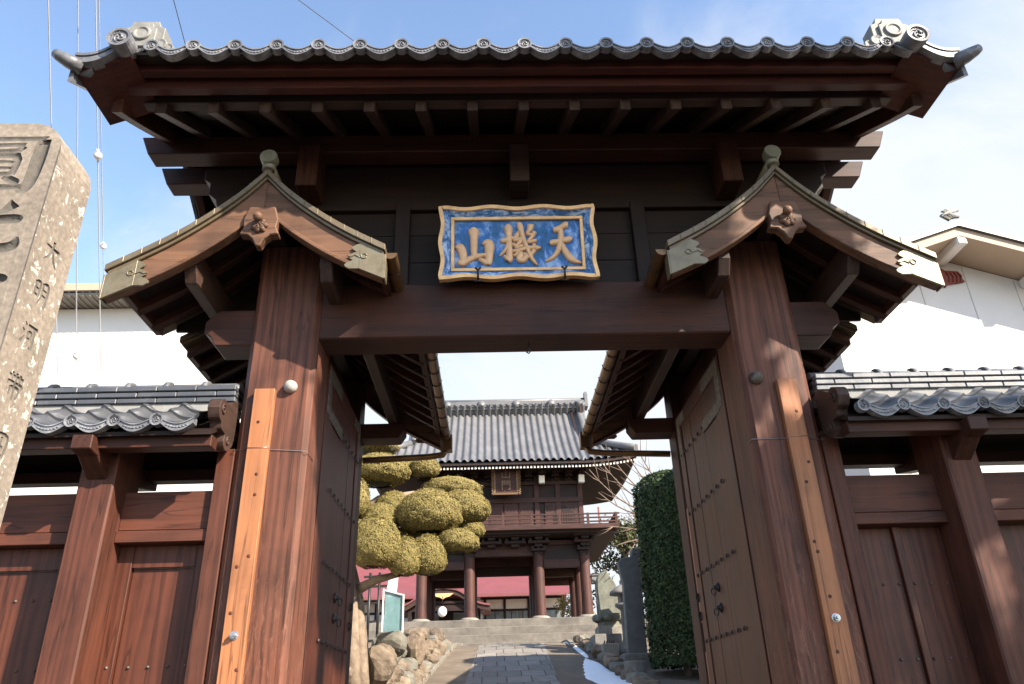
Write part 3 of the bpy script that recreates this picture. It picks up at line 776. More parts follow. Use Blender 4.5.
for s in (-1, 1):
    small_roof(s, s*2.06, 1.105, 0.886, 5.589, 4.87, 5.95, True)          # hood in front of the wall
    small_roof(s, s*1.935, 1.07, 0.86, 5.50, 5.96, 8.50, False)         # roof over the rear posts and open leaves
    C = s*1.935
    # rear post, rear cross beam, tie beams
    G(MB().box(C-0.16, C+0.16, 8.05, 8.37, 0.3, 5.10), 'rear_post', 'timber_Z', 0.015)
    G(MB().prism([(C-0.66, 4.575), (C+0.66, 4.575), (C+0.66, 4.49), (C+0.60, 4.40), (C-0.60, 4.40), (C-0.66, 4.49)], XZ, 8.08, 8.34), 'rear_crossbeam', 'timber_X', 0.008)
    G(MB().box(C-0.06, C+0.06, 5.91, 8.04, 4.62, 4.86), 'tie_beam', 'timber_Y', 0.006)
    G(MB().box(C+s*0.02, C+s*0.12, 5.91, 8.04, 2.3, 2.5), 'tie_beam', 'timber_Y', 0.006)
q = MB(); q.tube([(0.02, 5.60, 4.336), (0.02, 5.60, 4.30), (0.035, 5.60, 4.265), (0.02, 5.60, 4.245), (0.0, 5.60, 4.26)], 0.006, 6)
G(q, 'lamp_hook', 'iron', 0)

# ------------------------------------------------------------------ plaque on the lintel
PW, PH = 1.33, 0.70
plq = thing('name_plaque', (-0.05, 5.33, 4.775), 'blue and gilt name plaque with three raised gold characters and wavy border above the lintel', 'plaque')
TILT = R(9)
def PL(u, v, w):            # plaque plane: u right, v up from its foot, w out of its face
    return (u, -w*math.cos(TILT) - v*math.sin(TILT)*0.6, v*math.cos(TILT*0.6) - w*math.sin(TILT))
def Pmap(a, b_, t): return PL(a, b_, t)
n = 60
def wavy(off):
    pts = []
    def edge(p, q, nn, waves, nx, nz_):
        for i in range(nn):
            t = i/nn; d = off + 0.011*(-math.cos(2*math.pi*waves*t) * (1 if 0.03 < t < .97 else 0.6))*1.0 + 0.011
            pts.append((lerp(p[0], q[0], t) + nx*(d if 0.02 < t < 0.98 else off), lerp(p[1], q[1], t) + nz_*(d if 0.02 < t < 0.98 else off)))
    W, H = PW/2-0.015, PH-0.015
    edge((-W, 0.015), (W, 0.015), 40, 3, 0, 1); edge((W, 0.015), (W, H), 24, 2, -1, 0)
    edge((W, H), (-W, H), 40, 3, 0, -1); edge((-W, H), (-W, 0.015), 24, 2, 1, 0)
    return pts
outer, inner = wavy(-0.012), wavy(0.020)
m = MB(); N = len(outer)
vs = []
for loop, w in ((outer, -0.02), (outer, 0.05), (inner, 0.05), (inner, 0.03)): vs += [PL(a, b_, w) for a, b_ in loop]
m.add(vs, [(k*N+i, k*N+(i+1) % N, (k+1)*N+(i+1) % N, (k+1)*N+i) for k in range(3) for i in range(N)])
m.build('border', 'gilt', plq, local=True)
rx, rz0, rz1 = 0.545, 0.115, 0.595
m = MB(); rect = []
for a, b_ in inner:
    rect.append((max(-rx, min(rx, a)), max(rz0, min(rz1, b_))))
m.add([PL(a, b_, 0.03) for a, b_ in inner] + [PL(a, b_, -0.03) for a, b_ in rect], [(i, (i+1) % N, N+(i+1) % N, N+i) for i in range(N)])
m.build('painted_frame', 'blue_frame', plq, local=True)
m = MB()
for a0, a1, b0, b1 in ((-rx-.014, rx+.014, rz0-.014, rz0+.014), (-rx-.014, rx+.014, rz1-.014, rz1+.014), (-rx-.014, -rx+.014, rz0+.014, rz1-.014), (rx-.014, rx+.014, rz0+.014, rz1-.014)):
    m.prism([(a0, b0), (a1, b0), (a1, b1), (a0, b1)], Pmap, -0.035, -0.004)
m.build('inner_border', 'gilt', plq, 0.003, local=True)
m = MB(); m.prism([(-rx, rz0), (rx, rz0), (rx, rz1), (-rx, rz1)], Pmap, -0.06, -0.034)
m.build('panel', 'blue_paint', plq, local=True)
CH = {
 'mountain': [[(250, 160, 10), (252, 180, 34), (253, 215, 25), (253, 290, 21), (255, 338, 19)], [(222, 188, 8), (250, 180, 24)], [(145, 280, 10), (168, 275, 28), (185, 300, 26), (190, 335, 24), (192, 360, 22)],
        [(165, 350, 12), (182, 364, 24), (230, 342, 19), (290, 325, 16), (322, 322, 12)], [(300, 258, 8), (332, 250, 26), (343, 270, 31), (340, 320, 25), (336, 360, 24), (334, 378, 16)], [(282, 343, 10), (310, 358, 18), (336, 372, 16)]],
 'loom': [[(410, 240, 10), (430, 240, 17), (470, 228, 14), (496, 222, 8)], [(455, 148, 14), (457, 168, 27), (460, 220, 18), (460, 300, 20), (457, 345, 24), (448, 358, 14)], [(428, 325, 8), (450, 348, 16)],
        [(456, 255, 16), (440, 290, 13), (420, 310, 10), (402, 326, 5)], [(474, 258, 12), (500, 272, 13), (512, 290, 8)],
        [(515, 188, 8), (505, 212, 17), (490, 238, 13), (515, 232, 12), (545, 222, 12)], [(548, 200, 10), (535, 232, 13), (512, 262, 13), (500, 282, 12), (540, 270, 12)],
        [(478, 300, 10), (520, 296, 13), (570, 283, 13), (630, 285, 16), (640, 290, 8)],
        [(516, 140, 14), (527, 155, 20), (540, 215, 16), (562, 280, 15), (585, 335, 13), (605, 365, 11), (622, 382, 5)], [(606, 296, 16), (585, 322, 13), (560, 340, 9)],
        [(590, 148, 22), (585, 170, 19), (570, 200, 12), (598, 206, 13)], [(612, 190, 14), (592, 222, 13), (572, 248, 11), (600, 245, 13), (622, 240, 12)], [(608, 262, 13), (600, 282, 10)],
        [(512, 302, 12), (500, 320, 10), (482, 326, 10)], [(530, 308, 16), (522, 330, 22), (515, 350, 18), (540, 352, 20), (556, 330, 16), (540, 316, 12)]],
 'heaven': [[(722, 180, 14), (740, 178, 20), (770, 164, 17), (800, 150, 23), (812, 148, 14)], [(698, 262, 12), (716, 254, 20), (760, 246, 17), (810, 236, 22), (830, 242, 14)],
        [(765, 168, 18), (766, 210, 18), (760, 255, 19), (742, 305, 17), (712, 340, 14), (668, 362, 7)], [(768, 262, 16), (785, 300, 20), (815, 345, 22), (850, 366, 15), (890, 372, 3)]],
}
for nm, strokes in CH.items():
    m = MB()
    for st_ in strokes:
        P = smooth_table([(a, b_, c) for a, b_, c in st_], 3*len(st_))
        K = 8; base = len(m.v); vs = []
        pts = [Vector(((a-510)/930*PW, (478-b_)/432*PH, 0)) for a, b_, c in P]
        for i, (pt, (a, b_, c)) in enumerate(zip(pts, P)):
            d = (pts[min(i+1, len(P)-1)] - pts[max(i-1, 0)]); d.normalize(); sd = Vector((-d.y, d.x, 0))
            r = max(c, 2)/930*PW
            for k in range(K+1):
                an = math.pi*k/K
                q2 = pt + sd*(r*math.cos(an)); vs.append(PL(q2.x, q2.y, -0.034 + 0.032*math.sin(an)**0.7*min(1, r/0.02)))
        M_ = K+1
        m.add(vs, [(i*M_+k, i*M_+k+1, (i+1)*M_+k+1, (i+1)*M_+k) for i in range(len(P)-1) for k in range(K)], True)
        for i in (0, len(P)-1):
            m.f.append([base+i*M_+k for k in range(M_)]); m.sm.append(False); m.mi.append(0)
    m.build('character', 'letter_gilt', plq, local=True)
for x in (-0.335, 0.37):
    m = MB(); m.tube([(x, -0.03, -0.0), (x, -0.09, -0.02), (x, -0.095, 0.05), (x+0.02, -0.08, 0.085)], 0.009, 6)
    m.tube([(x, -0.095, 0.05), (x-0.02, -0.08, 0.085)], 0.009, 6); m.tube([(x-.035, -0.06, -0.028), (x+.035, -0.06, -0.028)], 0.007, 6)
    m.build('support_hook', 'iron', plq, local=True)

# ------------------------------------------------------------------ pale planks strapped to the posts
for s, lab in ((-1, 'sunlit orange pine plank strapped upright to the left gate post'), (1, 'shaded pale pine plank with dark knots strapped upright to the right gate post')):
    xa, xb = (-2.095, -1.94) if s < 0 else (1.925, 2.075)
    t = thing('pine_plank', ((xa+xb)/2, 5.37, 0.2), lab, 'plank', 'pine planks on the gate posts')
    MB().box(xa, xb, 5.345, 5.397, 0.2, 3.87).build('board', 'pine_plank', t, 0.004)
    kn = MB(); random.seed(3+s)
    for zz in (1.35, 1.9, 2.25, 2.55, 2.62, 3.05, 3.2, 3.6):
        kx = random.uniform(xa+.03, xb-.03)
        kn.lathe([(0.013, 0), (0.010, 0.0015), (0, 0.002)], (kx, 5.3445, zz), (0, -1, 0), 9)
    kn.build('knots', 'timber_red_X', t)
    q = MB(); bx_ = (xa+xb)/2 + (0.0); bz = 2.11
    q.lathe([(0.030, 0), (0.030, 0.004), (0.018, 0.006), (0.018, 0.018), (0.011, 0.020), (0.011, 0.05), (0, 0.05)], (bx_, 5.345, bz), (0, -1, 0), 12, False)
    q.lathe([(0.022, 0.018), (0.022, 0.034), (0, 0.034)], (bx_, 5.345, bz), (0, -1, 0), 6, False)
    q.build('bolt', 'galvanised', t)
    q = MB(); zz = 3.40
    px0, px1 = (-2.205, -1.665) if s < 0 else (1.665, 2.205)
    q.tube([(px0, 5.50, zz), (px0-.003, 5.395, zz), (xa-.003, 5.392, zz), (xa-.002, 5.342, zz), (xb+.002, 5.342, zz), (xb+.003, 5.392, zz), (px1+.003, 5.395, zz-.02), (px1, 5.60, zz-.03)], 0.0025, 5)
    q.build('tie_wire', 'galvanised', t)

# ------------------------------------------------------------------ tiled side walls
for s in (-1, 1):
    lab = 'long brown boarded wall with a sunlit grey tiled roof left of the gate' if s < 0 else 'long brown boarded wall with a tiled roof right of the gate, mostly shaded'
    wl_ = thing('tiled_wall', (s*4.6, 5.55, 0), lab, 'wall', 'tiled walls beside the gate')
    B = lambda m, n, mt, bv=0.005, par=wl_: m.build(n, mt, par, bv)
    xe, xo = 2.24, 7.6
    posts = [3.10, 4.55, 6.0, 7.45] if s < 0 else [3.15, 4.6, 6.05, 7.5]
    B(MB().box(s*2.205, s*2.33, 5.42, 5.74, 0.1, 3.42), 'jamb', 'timber_red_Z')
    B(MB().box(s*2.2, s*7.6, 5.24, 5.80, -0.2, 0.18), 'stone_footing', 'stone_grey', 0.02)
    for px in posts:
        po = B(MB().box(s*(px-.125), s*(px+.125), 5.28, 5.68, 0.15, 3.50), 'post', 'timber_red_Z', 0.012)
        m = MB(); m.prism([(5.29, 3.16), (5.10, 3.28), (4.98, 3.30), (4.98, 3.40), (6.10, 3.40), (6.10, 3.30), (5.56, 3.2)], lambda a, b_, t: (t, a, b_), s*px-0.07, s*px+0.07)
        m.build('bracket_arm', 'timber_Y', po, 0.006)
    edges = [2.33] + [v_ for px in posts for v_ in (px-.125, px+.125)]
    for a, b_ in zip(edges[::2], edges[1::2]):
        B(MB().box(s*a, s*b_, 5.48, 5.72, 2.845, 3.125), 'top_rail', 'timber_red_X')
        B(MB().box(s*a, s*b_, 5.45, 5.72, 2.755, 2.838), 'sill_rail', 'timber_red_X')
        m = MB(); pw = b_-a
        y0 = 5.59
        if s < 0:
            m.box(s*a, s*(a+.10), y0-.02, y0+.05, 0.2, 2.755); m.box(s*(b_-.10), s*b_, y0-.02, y0+.05, 0.2, 2.755)
            m.box(s*(a+.10), s*(b_-.10), y0-.014, y0+.05, 2.60, 2.755)
            k = 1 if pw < 1 else 2; iw = (pw-.2)/k
            for i in range(k): m.box(s*(a+.1+i*iw+.002), s*(a+.1+(i+1)*iw-.002), y0+.012+random.uniform(0, .004), y0+.05, 0.2, 2.596)
        else:
            m.box(s*(a+pw*.46), s*(a+pw*.54), y0-.03, y0+.05, 0.2, 2.755)
            for a2, b2 in ((a, a+pw*.46), (a+pw*.54, b_)):
                k = 1; iw = (b2-a2)/k
                for i in range(k): m.box(s*(a2+i*iw+.002), s*(a2+(i+1)*iw-.002), y0+random.uniform(0, .004), y0+.05, 0.2, 2.752)
        dp = B(m, 'door_panel', 'panel_wood', 0.004)
        sd = None
        for zz in ((2.35, 1.85, 1.35, .85) if s > 0 else (2.40, 1.95, 1.45, .85)):
            nn = max(3, int(pw/0.115))
            for k in range(nn):
                x = s*(a+.06 + k*(pw-.12)/(nn-1))
                loc = (x-s*4.6, y0-5.55-(.03 if s > 0 and abs(abs(x)-a-pw*.5) < pw*.045 else (.02 if s < 0 and (abs(x)-a < .1 or b_-abs(x) < .1) else -.010 if s < 0 else 0)), zz)
                if s < 0 and zz == 2.40 and a < 3: continue
                if sd is None:
                    q = MB(); q.lathe([(0.011, -.004), (0.010, 0.003), (0.006, 0.008), (0, 0.010)], (0, 0, 0), (0, -1, 0), 8)
                    sd = q.build('stud', 'old_iron_strap', dp, local=True); sd.location = loc
                else: copy_of(sd, dp, loc)
    B(MB().box(s*2.26, s*xo, 5.08, 5.20, 3.33, 3.42), 'eave_purlin', 'timber_X')
    B(MB().box(s*2.26, s*xo, 5.90, 6.02, 3.33, 3.42), 'eave_purlin', 'timber_X')
    B(MB().box(s*2.26, s*xo, 5.45, 5.65, 3.50, 3.62), 'wall_plate', 'timber_X')
    for f in (1, -1):
        yy = lambda y: 5.55 + f*(y-5.55)
        m = MB(); m.prism([(yy(5.03), 3.40), (yy(5.03), 3.43), (yy(5.55), 3.70), (yy(5.55), 3.66)], lambda a, b_, t: (t, a, b_), s*2.25, s*xo)
        B(m, 'soffit_boards', 'timber_dark_X', 0)
    # roof tiles
    WR = [(4.99, 3.500), (5.25, 3.645), (5.46, 3.785)]
    TWW = 0.2915; nt_ = 18
    m = MB()
    x0 = -2.33 - nt_*TWW if s < 0 else 2.36
    pantiles(m, x0, nt_, TWW, path_pts(WR, 0.22), roll=0.022, sag=0.045)
    pantiles(m, x0, nt_, TWW, path_pts([(11.1-a, b_) for a, b_ in WR], 0.22), roll=0.022, sag=0.045)
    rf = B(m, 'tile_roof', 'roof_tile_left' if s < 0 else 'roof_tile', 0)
    e0 = None
    for f in (1, -1):
        e0 = None
        for i in range(nt_):
            loc = (x0 + i*TWW - s*4.6 + (0 if f > 0 else TWW), (4.985 if f > 0 else 6.115)-5.55, 3.50)
            if e0 is None:
                e0 = eave_tile_mesh('eave_tile', TWW, 0.046, 0.040, rf, loc)
                if f < 0: e0.rotation_euler.z = math.pi
            else: copy_of(e0, rf, loc)
    q = MB(); q.box(s*2.28, s*xo, 5.445, 5.655, 3.70, 3.80); q.build('plaster_band', 'plaster_band', rf)
    q = MB()
    for k in range(3):
        zz = 3.802+k*0.045; d = 0.015-0.010*k; xx = 2.26; random.seed(k)
        while xx < xo:
            L = 0.30 if k != 1 or xx > 2.3 else 0.15
            q.box(s*xx, s*min(xx+L-.004, xo), 5.41+d, 5.69-d, zz, zz+0.041); xx += L
    q.build('ridge_courses', 'roof_tile_left' if s < 0 else 'roof_tile', rf, 0.006)
    q = MB(); xx = 2.26
    while xx < xo:
        q.tube([(s*xx, 5.55, 3.92), (s*(xx+0.28), 5.55, 3.92)], [0.078, 0.078], 12)
        q.tube([(s*(xx+0.25), 5.55, 3.928), (s*(xx+0.29), 5.55, 3.928)], [0.092, 0.092], 12); xx += 0.295
    q.build('ridge_cap_tiles', 'roof_tile', rf)
    # carved board closing the roof end beside the gate post
    m = MB()
    scroll = [(4.93, 3.50), (4.96, 3.60), (5.05, 3.655), (5.12, 3.63), (5.22, 3.70), (5.34, 3.76), (5.395, 3.74), (5.395, 3.30), (5.30, 3.14), (5.20, 3.10), (5.14, 3.18), (5.15, 3.27), (5.06, 3.29), (5.03, 3.36), (4.97, 3.40)]
    scroll = [(5.395-(5.395-a)*.80, 3.76-(3.76-b_)*.62) for a, b_ in scroll]
    m.prism(smooth_table(scroll + [scroll[0]], 60)[:-1], lambda a, b_, t: (t, a, b_), s*2.215, s*2.30)
    for cy_, cz_, r_ in ((5.105, 3.61, .045), (5.265, 3.425, .035)):
        for side in (2.212, 2.303):
            m.tube([(s*side, cy_+r_*(1-k/22)*math.cos(k*.55), cz_+r_*(1-k/22)*math.sin(k*.55)) for k in range(18)], 0.010, 5)
    B(m, 'carved_end_board', 'timber_grey_Y', 0.01)
# small white strips (weather strip) beside the left wall post
# ------------------------------------------------------------------ inscribed stone pillar, front left
ste = thing('stone_pillar', (-2.5, 2.74, 0), 'tall lichen-spotted square stone pillar carved with large characters at the left edge', 'stone pillar')
SX0, SX1, SY0, SY1 = -2.62, -2.147, 2.60, 2.88
m = MB()
front = [(SX0, -0.1), (SX1, -0.1), (SX1, 3.84), (SX1-0.012, 3.90), (SX1-0.055, 3.965), (SX1-0.10, 4.0), (SX1-0.16, 4.012), (SX0+0.16, 4.012), (SX0+0.10, 4.0), (SX0, 3.80)]
m.prism(front, lambda a, b_, t: (a, t + (max(0, b_-3.8)*0.10 if t < 2.7 else -max(0, b_-3.8)*0.08), b_), SY0, SY1)
body = m.build('shaft', ['pillar_stone', 'groove_shade'], ste)
STROKES = {                                                        # brush strokes in a 100 x 100 box, (x, y, half-width)
 'round': [[(4, 96, 4), (30, 97, 5), (85, 97, 5), (93, 95, 7)], [(93, 95, 7), (92, 60, 8), (90, 20, 7), (84, 4, 6), (74, 9, 2)], [(7, 94, 5), (8, 50, 6), (8, 3, 5)], [(10, 9, 4), (50, 8, 4), (86, 9, 4)],
   [(28, 84, 4), (60, 85, 4), (72, 83, 5)], [(71, 82, 5), (66, 72, 4)], [(29, 84, 4), (31, 71, 4)], [(32, 72, 3), (66, 73, 4)], [(33, 63, 4), (34, 30, 4)], [(33, 63, 4), (66, 64, 5), (67, 30, 4)], [(35, 53, 3), (64, 53, 3)], [(35, 42, 3), (64, 42, 3)], [(35, 31, 3), (66, 31, 4)], [(42, 27, 4), (30, 15, 2)], [(58, 27, 4), (74, 17, 5), (78, 14, 2)]],
 'light': [[(50, 98, 6), (50, 62, 5)], [(24, 90, 3), (36, 74, 6)], [(82, 92, 7), (74, 80, 5), (64, 70, 2)], [(4, 57, 4), (40, 58, 5), (84, 62, 6), (95, 60, 4)], [(42, 55, 5), (36, 30, 5), (8, 5, 2)], [(60, 56, 5), (59, 22, 5), (66, 9, 6), (86, 10, 6), (94, 16, 6), (96, 32, 2)]],
 'great': [[(6, 66, 4), (50, 68, 5), (90, 70, 7), (97, 67, 3)], [(52, 97, 7), (49, 64, 6), (34, 30, 5), (8, 5, 2)], [(52, 62, 4), (70, 26, 7), (95, 4, 4)]],
 'bright': [[(10, 84, 6), (12, 30, 5)], [(12, 82, 5), (38, 84, 6), (38, 32, 5)], [(14, 58, 4), (37, 58, 4)], [(14, 33, 4), (36, 33, 4)], [(56, 92, 6), (56, 40, 5), (42, 6, 2)], [(57, 90, 5), (90, 92, 7), (90, 12, 6), (80, 10, 2)], [(58, 68, 4), (88, 68, 4)], [(58, 46, 4), (88, 46, 4)]],
 'river': [[(14, 90, 3), (24, 78, 6)], [(6, 64, 3), (18, 54, 6)], [(8, 12, 6), (24, 40, 2)], [(34, 84, 5), (96, 88, 6)], [(80, 84, 6), (80, 14, 6), (66, 10, 2)], [(42, 62, 5), (42, 34, 5)], [(42, 62, 4), (64, 63, 5), (62, 36, 4)], [(43, 38, 4), (62, 38, 4)]],
 'belt': [[(6, 82, 4), (94, 86, 6)], [(26, 96, 6), (27, 66, 4)], [(50, 97, 6), (50, 66, 4)], [(74, 97, 6), (72, 66, 4)], [(10, 62, 5), (6, 46, 3)], [(10, 60, 4), (90, 62, 6), (86, 48, 3)], [(26, 44, 5), (26, 12, 4)], [(26, 44, 4), (76, 46, 6), (74, 14, 4), (66, 14, 2)], [(50, 58, 6), (50, 2, 4)]],
 'four': [[(10, 82, 6), (14, 14, 5)], [(10, 82, 5), (92, 86, 6), (86, 14, 6)], [(14, 20, 5), (88, 20, 5)], [(40, 80, 5), (36, 56, 4), (24, 42, 2)], [(62, 80, 5), (62, 52, 5), (76, 46, 4)]],
}
def carve(target, strokes, fn, w, h, depth):
    m = MB()
    for st_ in strokes:
        P = smooth_table(st_, max(4, 4*(len(st_)-1)))
        m.tube([fn((a-50)/100*w, (b_-50)/100*h, depth) for a, b_, c in P], [max(c, 1.5)/100*w*1.25 for a, b_, c in P], 9)
    o = m.build('cutter', 'groove_shade')
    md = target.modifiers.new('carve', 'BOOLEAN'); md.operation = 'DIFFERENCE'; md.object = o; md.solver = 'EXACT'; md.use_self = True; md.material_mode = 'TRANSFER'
    bpy.context.view_layer.update()
    new = bpy.data.meshes.new_from_object(target.evaluated_get(bpy.context.evaluated_depsgraph_get()))
    target.modifiers.remove(md); bpy.data.objects.remove(o)
    zs = [v_.co.z for v_ in new.vertices]
    if zs and max(zs)-min(zs) > 3.9: target.data = new
for key, zc, h in (('round', 3.775, .30), ('light', 3.455, .27), ('great', 3.14, .28)):
    carve(body, STROKES[key], lambda a, b_, d: (-2.385+a, SY0-.004, zc+b_), .36, h, .002)
for key, zc in (('great', 3.40), ('bright', 3.205), ('river', 3.01), ('belt', 2.79), ('four', 2.555)):
    carve(body, STROKES[key], lambda a, b_, d: (SX1+d, 2.735+a, zc+b_), .105, .115, .001)
MB().box(-2.80, -1.98, 2.42, 3.06, -0.1, 0.35).build('base', 'stone_grey', ste, 0.03)

# ------------------------------------------------------------------ white buildings beyond the walls
lb = thing('storehouse', (-9.5, 15.5, 1.5), 'white plastered building with corrugated eaves behind the left wall', 'building')
MB().box(-15.5, -4.4, 12.25, 19, 1.0, 8.44).build('wall', 'plaster_white', lb)
m = MB()
prof = []
x = -16.0
while x < -4.0: prof.append(x); x += 0.06
vs = []
for y, z in ((11.75, 8.52), (15.5, 9.6)):
    for i, x in enumerate(prof): vs.append((x, y, z + (0.018 if i % 2 else -0.018)))
nP = len(prof)
m.add(vs, [(i, i+1, nP+i+1, nP+i) for i in range(nP-1)])
vs = [(x, 19.3 if y < 13 else y, z - 0.0) for (x, y, z) in vs]
m.add(vs, [(i, i+1, nP+i+1, nP+i) for i in range(nP-1)])
rf_ = m.build('roof', 'corrugated', lb)
m = MB(); m.box(-16.0, -4.0, 11.70, 11.76, 8.52, 8.66); m.build('fascia', 'soffit_cream', lb)
m = MB(); m.box(-16, -4.0, 11.76, 12.25, 8.46, 8.50)
for i in range(0, nP-1, 2): m.box(prof[i], prof[i]+0.03, 11.77, 12.249, 8.44, 8.459)
m.build('soffit', 'corrugated', lb)
m = MB(); m.box(-9.3, -6.3, 12.19, 12.25, 6.45, 6.56); m.build('ledge', 'stone_grey', lb)

rb = thing('white_hall', (7.1, 13.5, 1.5), 'white gabled building with cream soffit and red fish ornament behind the right wall', 'building')
AX, AZ2, YB = 6.80, 7.84, 10.0
m = MB(); hw = 3.0
sl = 0.345
m.prism([(AX-1.9, 0.8), (AX+hw, 0.8), (AX+hw, AZ2-hw*sl), (AX, AZ2), (AX-1.9, AZ2-1.9*sl)], lambda a, b_, t: (a, t, b_), YB, 19.8)
m.build('wall', 'plaster_white', rb)
m = MB()
for q, L in ((1, hw+0.6), (-1, 2.3)):
    m.ribbon([(AX, AZ2+0.24), (AX+q*L, AZ2+0.24-L*sl)], [(AX, AZ2+0.15), (AX+q*L, AZ2+0.15-L*sl)], lambda a, b_, t: (a, t, b_), YB-0.72, 20.3)
rr_ = m.build('roof', 'roof_tile', rb)
m = MB()
for q, L in ((1, hw+0.6), (-1, 2.3)):
    m.ribbon([(AX, AZ2+0.148), (AX+q*L, AZ2+0.148-L*sl)], [(AX, AZ2+0.01), (AX+q*L, AZ2+0.01-L*sl)], lambda a, b_, t: (a, t, b_), YB-0.63, YB)
    m.ribbon([(AX, AZ2+0.147), (AX+q*L, AZ2+0.147-L*sl)], [(AX, AZ2+0.0), (AX+q*L, AZ2+0.0-L*sl)], lambda a, b_, t: (a, t, b_), YB-0.67, YB-0.632)
m.build('soffit', 'soffit_cream', rb)
for q, d in ((1, 0.02), (1, 1.25), (1, 2.5), (-1, 1.25)):
    x = AX+q*d; z = AZ2-d*sl
    MB().box(x-.08, x+.08, YB-0.66, YB, z-0.13, z+0.02).build('purlin_end', 'plaster_white', rb, 0.02)
m = MB()
for k in range(1, 7):
    x = AX-1.9+k*0.75; m.box(x-.006, x+.006, YB-0.004, YB, 1.0, AZ2-abs(x-AX)*sl-0.03)
m.build('panel_joint', 'joint_grey', rb)
m = MB(); fx, fz = AX-0.02, AZ2-0.36
m.prism([(fx+a*.62, fz+b_*.62) for a, b_ in [(-.52, .20), (-.44, .10), (-.36, .22), (-.10, .20), (0, .28), (.10, .20), (.42, .17), (.50, .05), (.46, -.02), (.52, -.12), (.30, -.16), (.10, -.19), (0, -.27), (-.10, -.19), (-.36, -.20), (-.44, -.12), (-.52, -.20), (-.47, 0)]], lambda a, b_, t: (a, t, b_), YB-0.05, YB-0.002)
for k in range(-4, 5):
    if k: m.tube([(fx+k*.062, YB-0.055, fz+.09), (fx+k*.062+(.035 if k > 0 else -.035), YB-0.06, fz), (fx+k*.062, YB-0.055, fz-.09)], 0.010, 5)
m.build('fish_ornament', 'rust_red', rb)
m = MB(); m.tube([(AX, YB-0.5, AZ2+0.24), (AX, 20.3, AZ2+0.24)], 0.08, 10)
for k in range(7):
    a = k*.5; m.tube([(AX-0.02-0.08*math.cos(a), YB-.70, AZ2+.26+.01*k), (AX-.15-.06*math.cos(a*2), YB-.70, AZ2+.33+.03*k*math.sin(a)), (AX-.02+.10*math.sin(a), YB-.70, AZ2+.44)], 0.026, 6)
m.build('ridge_ornament', 'ornament_tile', rb)
m = MB(); m.tube([(AX-1.0, 11, AZ2+0.1), (AX-0.7, 11, AZ2+1.0)], 0.014, 6); m.build('lightning_rod', 'antenna', rb)

# ------------------------------------------------------------------ two-storey tower gate up the path
TX = 0.17
tw = thing('tower_gate', (TX, 35.5, 5.03), 'two-storey red-brown tower gate with grey tiled roof at the head of the path', 'gate')
B = lambda m, n, mt, bv=0.01, par=tw: m.build(n, mt, par, bv)
for y in (33.0, 35.5, 38.0):
    for x in (-3.47, -1.455, 1.495, 3.45):
        m = MB(); m.lathe([(0.245, 0), (0.245, 0.12), (0.225, 0.5), (0.225, 3.1), (0.20, 3.3), (0, 3.3)], (TX+x, y, 5.06), n=18)
        po = B(m, 'pillar', 'tower_wood_Z', 0)
        m = MB(); m.lathe([(0.42, 0), (0.42, 0.05), (0.30, 0.12), (0, 0.12)], (TX+x, y, 5.03), n=16); m.build('base_stone', 'stone_light', po)
    B(MB().box(TX-1.25, TX+1.28, y-.13, y+.13, 7.60, 8.02), 'tie_beam', 'tower_wood_X')
    for x0, x1 in ((-3.25, -1.67), (1.71, 3.24)):
        B(MB().box(TX+x0, TX+x1, y-.13, y+.13, 7.08, 7.42), 'tie_beam', 'tower_wood_X')
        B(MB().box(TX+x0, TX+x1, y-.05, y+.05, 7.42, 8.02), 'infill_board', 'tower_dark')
    B(MB().box(TX-3.9, TX+3.9, y-.16, y+.16, 8.02, 8.22), 'head_beam', 'tower_wood_X')
for x in (-3.47, 3.45): B(MB().box(TX+x-.1, TX+x+.1, 33.25, 37.75, 7.3, 8.0), 'side_beam', 'tower_wood_X')
for x in (-1.455, 1.495):
    B(MB().box(TX+x-.12, TX+x+.12, 35.6, 35.9, 5.06, 7.6), 'inner_post', 'tower_wood_Z')
    B(MB().box(TX+x-.05, TX+x+.05, 33.3, 35.2, 7.1, 8.0), 'inner_beam', 'tower_dark')
m = MB(); m.box(TX-1.3, TX+1.35, 35.6, 35.75, 7.2, 8.0); B(m, 'transom_board', 'tower_dark')
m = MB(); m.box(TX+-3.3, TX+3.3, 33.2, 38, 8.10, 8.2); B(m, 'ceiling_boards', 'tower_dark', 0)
for x in (-3.47, -1.455, 1.495, 3.45, -0.5, 0.5):
    m = MB(); cx = TX+x; big = abs(x) > 1
    for k, (w2, z0, y0) in enumerate(((.16, 7.55, 32.78), (.30, 7.75, 32.6), (.16, 7.90, 32.45), (.44, 8.02, 32.3), (.16, 8.14, 32.1), (.5, 8.24, 31.95))[2 if not big else 0:]):
        m.box(cx-w2, cx+w2, y0, 32.9, z0, z0+0.10)
        for q in (-1, 0, 1): m.box(cx+q*w2*.8-.06, cx+q*w2*.8+.06, y0-.03, y0+.12, z0+.1, z0+.19)
    B(m, 'bracket_set', 'tower_dark', 0)
m = MB(); m.box(TX-4.85, TX+4.85, 31.5, 39.5, 8.40, 8.60); 
bal = B(m, 'balcony', 'tower_wood_X', 0.01)
MB().box(TX-4.7, TX+4.7, 31.75, 39.2, 8.30, 8.398).build('balcony_joists', 'tower_dark', bal)
for z in (8.70, 8.86, 9.02): MB().box(TX-4.9, TX+4.9, 31.56, 31.63, z-.028, z+.028).build('railing', 'tower_wood_X', bal, 0)
for q in (-1, 1):
    for z in (8.70, 8.86, 9.02): MB().box(TX+q*4.78, TX+q*4.70, 31.6, 39.3, z-.028, z+.028).build('railing', 'tower_wood_X', bal, 0)
rp = None
